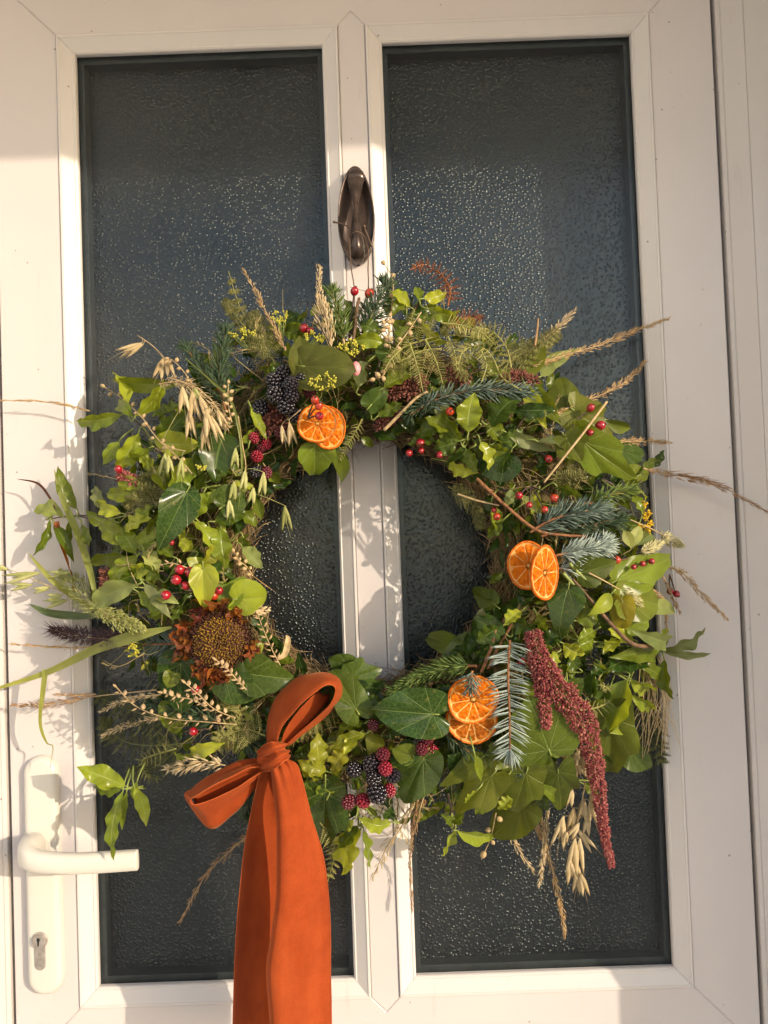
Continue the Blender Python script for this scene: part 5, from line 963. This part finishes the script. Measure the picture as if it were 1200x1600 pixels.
# ------------------------------------------------------------------ orange slices
def slice_(label,px,py,rx,ry,d,tilt,yaw,pitch,dark=False,seg=9,gap=.0):
    c=at(px,py,d); k=mpx(d); n=V((math.sin(yaw),-math.cos(yaw)*math.cos(pitch),math.sin(pitch))).normalized(); u=V((math.cos(tilt),0,math.sin(tilt))); u=(u-n*u.dot(n)).normalized(); v=n.cross(u)*-1
    if v.z<0: v=-v
    T=thing('orange_slice',label,'orange slice',c,'dried orange slices in the wreath'); r=random.Random(int(px)); ph=r.random()*6
    def P(f,a,h): 
        wob=.03*math.sin(2*a+ph)+.02*math.sin(3*a+ph*2); R=1+.012*math.sin(3*a+ph)+.010*math.sin(5*a+2*ph)
        return c+u*(rx*k*f*R*math.cos(a))+v*(ry*k*f*R*math.sin(a))+n*(h+wob*f*f*rx*k*1.6)
    n_=64; mb=MB(); prof=[(.90,-.0014),(1.0,-.0018),(1.02,0),(1.0,.0013),(.955,.0016),(.93,.0009)]; vs=[];fs=[]
    for f,h in prof:
        for j in range(n_): a=6.28318*j/n_; vs.append(P(f,a,h+.0003*math.sin(17*a+ph)))
    for i in range(len(prof)-1):
        for j in range(n_): fs.append((i*n_+j,i*n_+(j+1)%n_,(i+1)*n_+(j+1)%n_,(i+1)*n_+j))
    mb.add(vs,fs); put('rind',mb,M['rind'],T)
    mb=MB(); vs=[P(0,0,.0004)];fs=[]
    R_L=[.15,.5,.88,.95]; 
    for f in R_L:
        for j in range(n_): vs.append(P(f,6.28318*j/n_,.0003 if f<.9 else .0008))
    for j in range(n_): fs.append((0,1+j,1+(j+1)%n_))
    for i in range(3):
        for j in range(n_): fs.append((1+i*n_+j,1+i*n_+(j+1)%n_,1+(i+1)*n_+(j+1)%n_,1+(i+1)*n_+j))
    o=len(vs); vs.append(P(0,0,-.0012))
    for j in range(n_): vs.append(P(.93,6.28318*j/n_,-.0012))
    for j in range(n_): fs.append((o,o+1+(j+1)%n_,o+1+j))
    mb.add(vs,fs); put('pith',mb,M['pith'],T)
    a0=r.random()*6
    cuts=[a0+6.28318*(i+r.uniform(-.16,.16))/seg for i in range(seg)]
    for i in range(seg):
        A,B=cuts[i],cuts[(i+1)%seg]+(6.28318 if i==seg-1 else 0); mb=MB(); vs=[];fs=[]; na,nr=8,7; g=.022
        for ii in range(nr+1):
            q=ii/nr; f=.10+.775*q
            for jj in range(na+1):
                s=jj/na; pad=min(.45*(B-A),g/max(f,.12)); a=A+pad+(B-A-2*pad)*s; e=min(1,4*min(s,1-s)); e2=min(1,5*min(q+.02,1-q)); edge=(max(0,e)*max(0,e2))**.5
                f2=f if ii<nr else f-.03*(abs(2*s-1)**3)*2
                h=.0006*edge+.0011*edge*(.4-1.6*abs(noise.noise(V((math.cos(a)*f*5+px,math.sin(a)*f*5,i*1.7)))))
                vs.append(P(f2,a,h+.0003))
        for ii in range(nr):
            for jj in range(na): kk=ii*(na+1)+jj; fs.append((kk,kk+1,kk+na+2,kk+na+1))
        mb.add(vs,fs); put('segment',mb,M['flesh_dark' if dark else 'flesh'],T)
    return T
slice_('back orange slice of the upper pair beside the blackberries',512,668,28,35,.118,.1,.1,.1)
slice_('front orange slice of the upper pair beside the blackberries',496,662,32,31,.128,.2,-.08,.12)
slice_('back orange slice of the tilted pair, partly hidden by the front one',826,884,33,38,.112,.1,-.25,.05)
slice_('front upright orange slice of the tilted pair near the pale blue spruce',851,895,24,43,.130,-.10,.35,.05)
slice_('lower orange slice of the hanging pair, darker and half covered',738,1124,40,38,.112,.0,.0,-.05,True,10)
slice_('upper orange slice of the hanging pair with a spruce tip on it',739,1093,40,37,.122,.3,.05,-.08,False,10)
# ------------------------------------------------------------------ sunflower
sc=wp(344,1003,.014); sn=V((.10,-1,.10)).normalized(); T=thing('sunflower_head','dried brown sunflower head with shrivelled orange petals','sunflower',sc); k=mpx(.1); RX=46
u=V((1,0,.1)); u=(u-sn*u.dot(sn)).normalized(); v=sn.cross(u); v=v if v.z>0 else -v
def SP(f,a,h): return sc+u*(f*RX*k*math.cos(a))+v*(f*RX*.97*k*math.sin(a))+sn*h
mb=MB(); vs=[SP(0,0,.011)];fs=[]
for i in range(1,9):
    for j in range(40): vs.append(SP(i/8,6.28318*j/40,.011*math.sqrt(max(0,1-(i/8)**2*.97))-.002*math.exp(-(i/8/.3)**2)))
for j in range(40): fs.append((0,1+j,1+(j+1)%40))
for i in range(7):
    for j in range(40): fs.append((1+i*40+j,1+i*40+(j+1)%40,1+(i+1)*40+(j+1)%40,1+(i+1)*40+j))
mb.add(vs,fs); put('disc',mb,M['disc_rim'],T)
ma,mbb=MB(),MB()
for i in range(760):
    f=min(1.02,math.sqrt((i+.5)/760)+rnd.uniform(-.02,.02)); a=i*2.39996+rnd.uniform(-.07,.07)/max(.15,f); h=.011*math.sqrt(max(0,1-f*f*.97))-.002*math.exp(-(f/.3)**2); p=SP(f,a,h-.0006); q=SP(f*1.18,a,h*.97)-SP(f,a,h); 
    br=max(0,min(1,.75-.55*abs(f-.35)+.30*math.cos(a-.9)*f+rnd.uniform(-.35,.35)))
    grain(ma if f<.82 else mbb,p,(sn+(q.normalized()*.5*f if q.length>0 else sn)+V((rnd.uniform(-.15,.15),0,rnd.uniform(-.15,.15)))),rnd.uniform(.0026,.0044) if f<.82 else rnd.uniform(.0034,.0056),.00088,4,1,(br,.5))
put('florets',ma,M['disc'],T,'stuff'); put('rim_florets',mbb,M['disc_rim'],T,'stuff')
r=random.Random(12)
for i in range(84):
    a=r.choice((r.uniform(1.25,4.5),r.uniform(1.25,4.5),r.uniform(4.3,5.0),r.uniform(.55,1.3),r.uniform(5.5,6.1))); big=1.0 if 1.3<a<4.4 else .6
    L=r.uniform(14,38)*big*k; w_=r.uniform(7,17)*k; b=SP(r.uniform(.9,1.06),a,.001+r.uniform(-.004,.005))
    dirv=(u*math.cos(a+r.uniform(-.9,.9))+v*math.sin(a+r.uniform(-.9,.9))+sn*r.uniform(-.2,1.3)).normalized(); t=b+dirv*L
    mb=MB(); leaf_grid(mb,b,t,w_,r.choice(('lance','ellip','ovate')),curl=r.uniform(-1.0,1.1),fold=r.uniform(-.6,1.6),wave=r.uniform(.3,.9),nw=r.uniform(1.5,3),roll=r.uniform(-1.6,1.6),twist=r.uniform(-3,3),bend=r.uniform(-.4,.4),nu=5,nt=12,seed=i)
    put('petal',mb,M[r.choice(('petal','petal_dark','petal'))],T)
mb=MB(); tube(mb,spline([SP(0,0,-.006),SP(-.4,0,-.012),at(420,1010,.05)],8),.004,.003,8); put('stem',mb,M['stem_brown'],T)
# ------------------------------------------------------------------ amaranth, sedum, small flowers
def amar(T,path,w0,n,prof,seed):
    S=spline([wp(p[0],p[1],.030 if len(p)<3 else p[2]) for p in path],60); mb=MB(); tube(mb,S,.0012,.0006,5); put('stem',mb,M['stem_brown'],T); mb=MB(); r=random.Random(seed)
    for i in range(n):
        f=r.random(); k_=min(59,int(f*60)); p=S[k_].lerp(S[k_+1],f*60-k_); t,u_,v_=frame_of(S[k_+1]-S[k_]); a=r.random()*6.283; rad=u_*math.cos(a)+v_*math.sin(a)
        lump=1+.42*noise.noise(V((f*20,a*1.2,seed)))+.25*noise.noise(V((f*70,a*3,seed))); W=w0*.5*mpx(.1)*prof(f)*lump; q=r.random(); rr=.75+.25*q
        dd=(rad+t*r.uniform(-.2,.6)+V((r.uniform(-.5,.5),r.uniform(-.5,.5),r.uniform(-.5,.5)))); br=max(0,min(1,.25+.5*noise.noise(V((f*60,a*4,3)))+r.uniform(-.25,.5)*q*1.5))
        grain(mb,p+rad*W*rr-rad*.001,dd,r.uniform(.0018,.0034),r.uniform(.0006,.0011),4,.8,(br,.5))
    put('florets',mb,M['amaranth'],T,'stuff')
am=thing('amaranth_spike','long crimson amaranth tassel hanging down the ring onto the dark glass','amaranth',wp(850,1040,.03))
amar(am,[(832,985),(843,1030),(862,1065),(888,1098),(912,1130),(926,1185),(936,1240),(944,1300),(956,1355)],40,4600,lambda f:(.55+.45*math.sin(min(1,f*3)*1.57))*(1 if f<.5 else 1-.80*((f-.5)/.5)**.8),3)
amar(am,[(840,1030),(846,1075),(850,1105),(853,1136)],22,1100,lambda f:1-.45*f**3,9)
mb=MB()
def flowers(name,label,cat,spots,rad,n,mt,lift,L=.004,group=None):
    mb=MB(); r=random.Random(len(label))
    for (x,y) in spots:
        c=wp(x,y,lift)
        for i in range(n):
            d=V((r.gauss(0,1),-abs(r.gauss(0,1)),r.gauss(0,1))).normalized(); grain(mb,c+d*rad*mpx(.08)*r.uniform(.2,1),d,L*r.uniform(.6,1.2),L*.25,4)
    o=mb.build(name,M[mt],None,origin=wp(spots[0][0],spots[0][1],lift)); tag(o,label,cat,group); return o
flowers('sedum_head','brownish red flower heads beside the small blue spruce tip','flower head',[(628,598),(640,612),(615,614),(655,600)],11,80,'sedum',-.002,.005)
flowers('sedum_head','brown red flower head on the inner edge next to the mullion','flower head',[(606,656),(596,662),(616,650)],9,70,'sedum',.000,.005)
flowers('sedum_head','reddish flower head behind the middle of the long silvery spruce','flower head',[(705,588),(715,590),(725,594)],9,70,'sedum',.008,.004)
flowers('sedum_head','reddish flower stalk end above the star tip of the silvery spruce','flower head',[(792,592),(801,591),(812,590),(821,593),(830,596)],9,60,'sedum',.008,.004)
flowers('sedum_head','small pinkish red flower beside the single outer rose hip','flower head',[(192,744),(202,748),(212,752)],8,60,'amaranth',.0,.004)
flowers('sedum_head','small red brown catkin below the wavy light green sprig','flower head',[(165,905),(168,915),(166,896)],8,70,'sedum',-.004,.004)
flowers('sedum_head','dark brown dried flowers between the raspberries and the blackberries','flower head',[(425,650),(435,662),(415,665)],13,90,'sedum',.002,.006)
T=thing('goldenrod_sprig','small yellow flower sprig at the outer edge above the canary grass','flower sprig',wp(1000,815)); mb=MB(); tube(mb,spline([wp(985,840,-.004),wp(1000,815,0),wp(1008,782,0)],10),.0006,.0004,5); put('stem',mb,M['stem_green'],T); mb=MB(); r=random.Random(2)
for (x,y) in ((1006,788),(1003,794),(1012,802),(1008,808),(1000,822),(1010,824),(1016,818),(1012,830)):
    c=wp(x,y,.002)
    for i in range(26): d=V((r.gauss(0,1),-abs(r.gauss(0,1)),r.gauss(0,1))).normalized(); grain(mb,c+d*4*mpx(.06)*r.random(),d,.0024,.0008,4)
put('florets',mb,M['yellow'],T,'stuff')
def umbel(label,nx,ny,spots,lift=.02,r0=2.6):
    T=thing('fennel_umbel',label,'flower umbel',wp(nx,ny,lift-.016),'yellow green flower umbels'); N=wp(nx,ny,lift-.016); ms=MB(); mb=MB(); r=random.Random(int(nx+ny))
    for (x,y) in spots:
        c=wp(x,y,lift+r.uniform(-.003,.003)); tube(ms,[N,c],.0004,.0003,4)
        for q in range(4): ball(mb,c+V((r.uniform(-1,1),r.uniform(-.5,.5),r.uniform(-1,1)))*.0016,r0*mpx(.08)*.55,None,None,None,6,4)
    put('spokes',ms,M['stem_green'],T,'stuff'); put('buds',mb,M['umbel'],T,'stuff')
r=random.Random(77)
def around(cx,cy,rx,ry,n): return [(cx+rx*math.sqrt(r.random())*math.cos(q),cy+ry*math.sqrt(r.random())*math.sin(q)) for q in [r.random()*6.28 for _ in range(n)]]
umbel('yellow green umbel above the front upper orange slice, its spokes spread',500,612,[(505+24*math.cos(q)*(.45+.55*((i_*37)%11)/10),598+14*math.sin(q)*(.45+.55*((i_*37)%11)/10)) for i_,q in enumerate([i*.62 for i in range(22)])],.034)
umbel('yellow green bud umbel between the sepal leaf and the green fir',548,560,around(547,543,22,13,22),.022)
umbel('yellow green bud umbel above the big sepal leaves beside the red hips',470,550,around(488,528,24,11,22),.016)
umbel('yellow green bud umbel on the outer top edge above the dark fir',400,560,around(378,522,22,10,18),.006)
umbel('small green bud cluster over the dark glass left of the sunflower',228,1008,around(206,1018,9,16,16),.0,3.2)
umbel('green bud cluster beside the tall dried plume',440,545,around(438,495,16,10,14),.006)
umbel('small green bud cluster over the bright leaves near the outer corner',310,745,around(316,728,8,8,10),.02)
umbel('single pair of green buds low left of the sunflower',235,1050,[(226,1041),(229,1037),(224,1043)],.0,3.4)
b=MB(); ball(b,wp(556,576,.022),.0042,.0035,.0062,None,12,9,lambda q:1+.06*math.sin(6*math.atan2(q.y,q.x)))
o=b.build('rose_bud',M['pink'],None,origin=wp(556,576,.022)); tag(o,'small pink dried rose bud at the tip of the broad sepal leaf','flower bud')
T=thing('pale_leaf_sprig','small pale fuzzy lobed leaves behind the yellow flowers','leaf sprig',wp(990,845,-.002))
for s in ((985,858,1000,822,18),(995,852,1022,838,16),(985,855,975,828,16),(998,850,1012,828,14)): add_leaf(T,s+(G_(l=.002,k='obov',fold=.3),),LP)
# ------------------------------------------------------------------ velvet bow
def Q(x,y,d): return at(x,y,d)
bow=thing('ribbon_bow','rust orange velvet ribbon bow with two long hanging tails','ribbon bow',at(427,1185,.11))
def fabric(name,pairs,nu,nv,bulge=None,th=.0006):
    mb=MB(); strip(mb,pairs,nu,nv,bulge); o=put(name,mb,M['velvet'],bow); s=o.modifiers.new('thickness','SOLIDIFY'); s.thickness=th; s.offset=0; return o
fabric('tail',[(Q(410,1190,.122),Q(432,1190,.120)),(Q(400,1225,.118),Q(444,1225,.112)),(Q(389,1265,.114),Q(455,1275,.084)),(Q(378,1320,.113),Q(462,1335,.070)),(Q(369,1400,.112),Q(462,1410,.062)),(Q(363,1480,.111),Q(456,1490,.060)),(Q(360,1560,.110),Q(450,1570,.060)),(Q(358,1640,.110),Q(448,1650,.060))],14,70,lambda u,v:.0040*math.exp(-(u/.07)**2)-.0120*math.sin(math.pi*u)+.0015*math.sin(5*v+3*u)*u+.0026*math.sin(5*math.pi*u+.5)*math.exp(-v*9))
fabric('tail',[(Q(424,1186,.132),Q(446,1182,.130)),(Q(424,1202,.137),Q(464,1194,.132)),(Q(428,1225,.139),Q(474,1222,.130)),(Q(434,1270,.143),Q(486,1272,.126)),(Q(437,1330,.146),Q(502,1334,.120)),(Q(436,1400,.147),Q(513,1404,.117)),(Q(428,1460,.147),Q(517,1470,.117)),(Q(420,1515,.146),Q(519,1530,.118)),(Q(423,1580,.146),Q(520,1590,.119)),(Q(426,1650,.146),Q(521,1660,.119))],18,90,lambda u,v:.0045*math.sin(math.pi*u**.7)*min(1,3*v+.2)-.0045*math.exp(-(u/.05)**2)+.0022*math.sin(8*v+4*u)*u+.0035*math.sin(6*math.pi*u)*math.exp(-v*7)+.0016*noise.noise(V((u*2.5,v*7,1))))
# upright loop: an outer band round a smaller inner band
NO=[(433,1170,.130),(440,1138,.142),(465,1106,.152),(495,1080,.156),(515,1070,.154),(524,1078,.148),(516,1100,.140),(488,1127,.132),(446,1164,.124)]
FO_=[(417,1168,.112),(419,1122,.114),(437,1082,.116),(469,1056,.114),(504,1051,.104),(528,1060,.102),(533,1082,.100),(512,1114,.102),(455,1160,.108)]
fabric('bow_loop',[(Q(*a),Q(*b)) for a,b in zip(NO,FO_)],8,80,lambda u,v:.0035*math.sin(math.pi*u)*math.sin(math.pi*v)+.0020*math.sin(4*math.pi*u)*(math.exp(-v*7)+math.exp(-(1-v)*7))+.0012*noise.noise(V((u*2,v*8,4))))
fabric('bow_loop',[(Q(438,1164,.122),Q(446,1167,.120)),(Q(447,1138,.128),Q(468,1144,.118)),(Q(466,1111,.132),Q(491,1121,.120)),(Q(484,1092,.134),Q(506,1102,.120)),(Q(495,1083,.130),Q(514,1088,.118)),(Q(497,1081,.120),Q(516,1085,.110)),(Q(484,1094,.108),Q(508,1104,.100)),(Q(455,1130,.106),Q(482,1130,.100)),(Q(440,1160,.108),Q(452,1162,.108))],8,60,lambda u,v:.002*math.sin(math.pi*u))
NS=[(414,1196,.126),(384,1202,.138),(348,1220,.150),(312,1240,.156),(297,1251,.154),(306,1257,.150),(345,1243,.144),(384,1222,.136),(416,1202,.124)]
FS=[(410,1184,.112),(376,1188,.112),(338,1206,.112),(304,1229,.112),(289,1246,.114),(326,1294,.118),(362,1274,.116),(392,1240,.112),(418,1208,.110)]
fabric('bow_loop',[(Q(*a),Q(*b)) for a,b in zip(NS,FS)],10,80,lambda u,v:.002*math.sin(math.pi*u)+.0020*math.sin(4*math.pi*u)*(math.exp(-v*7)+math.exp(-(1-v)*7))+.0014*noise.noise(V((u*2,v*8,9))))
fabric('bow_loop',[(Q(414,1192,.122),Q(416,1206,.118)),(Q(385,1199,.124),Q(392,1217,.116)),(Q(350,1212,.126),Q(352,1242,.118)),(Q(318,1228,.128),Q(318,1256,.122)),(Q(304,1240,.126),Q(308,1258,.124)),(Q(306,1244,.118),Q(310,1262,.114)),(Q(340,1222,.108),Q(345,1255,.106)),(Q(412,1194,.108),Q(414,1206,.106))],8,50,lambda u,v:.003*math.sin(3*math.pi*u)*math.sin(math.pi*min(1,v*1.5)))
mb=MB(); kc_=Q(426,1183,.124); D=V((.72,0,.69))
ball(mb,kc_,24*mpx(.12),.011,25*mpx(.12),None,36,26,lambda q:1+.05*math.sin(9*(q.x*.8-q.z*.6)+.8)-.06*max(0,math.sin(5*(q.x*.6+q.z*.8)))+.02*noise.noise(q*4))
put('knot',mb,M['velvet'],bow)
fabric('knot_wrap',[(Q(402,1178,.112),Q(408,1206,.112)),(Q(402,1172,.128),Q(412,1206,.130)),(Q(412,1164,.141),Q(428,1202,.143)),(Q(428,1159,.145),Q(442,1192,.144)),(Q(444,1158,.134),Q(452,1184,.132)),(Q(447,1160,.112),Q(452,1180,.112))],18,40,lambda u,v:.0030*math.sin(4.5*math.pi*u+v*2)+.0025*math.sin(math.pi*u)+.0015*noise.noise(V((u*4,v*5,2))))
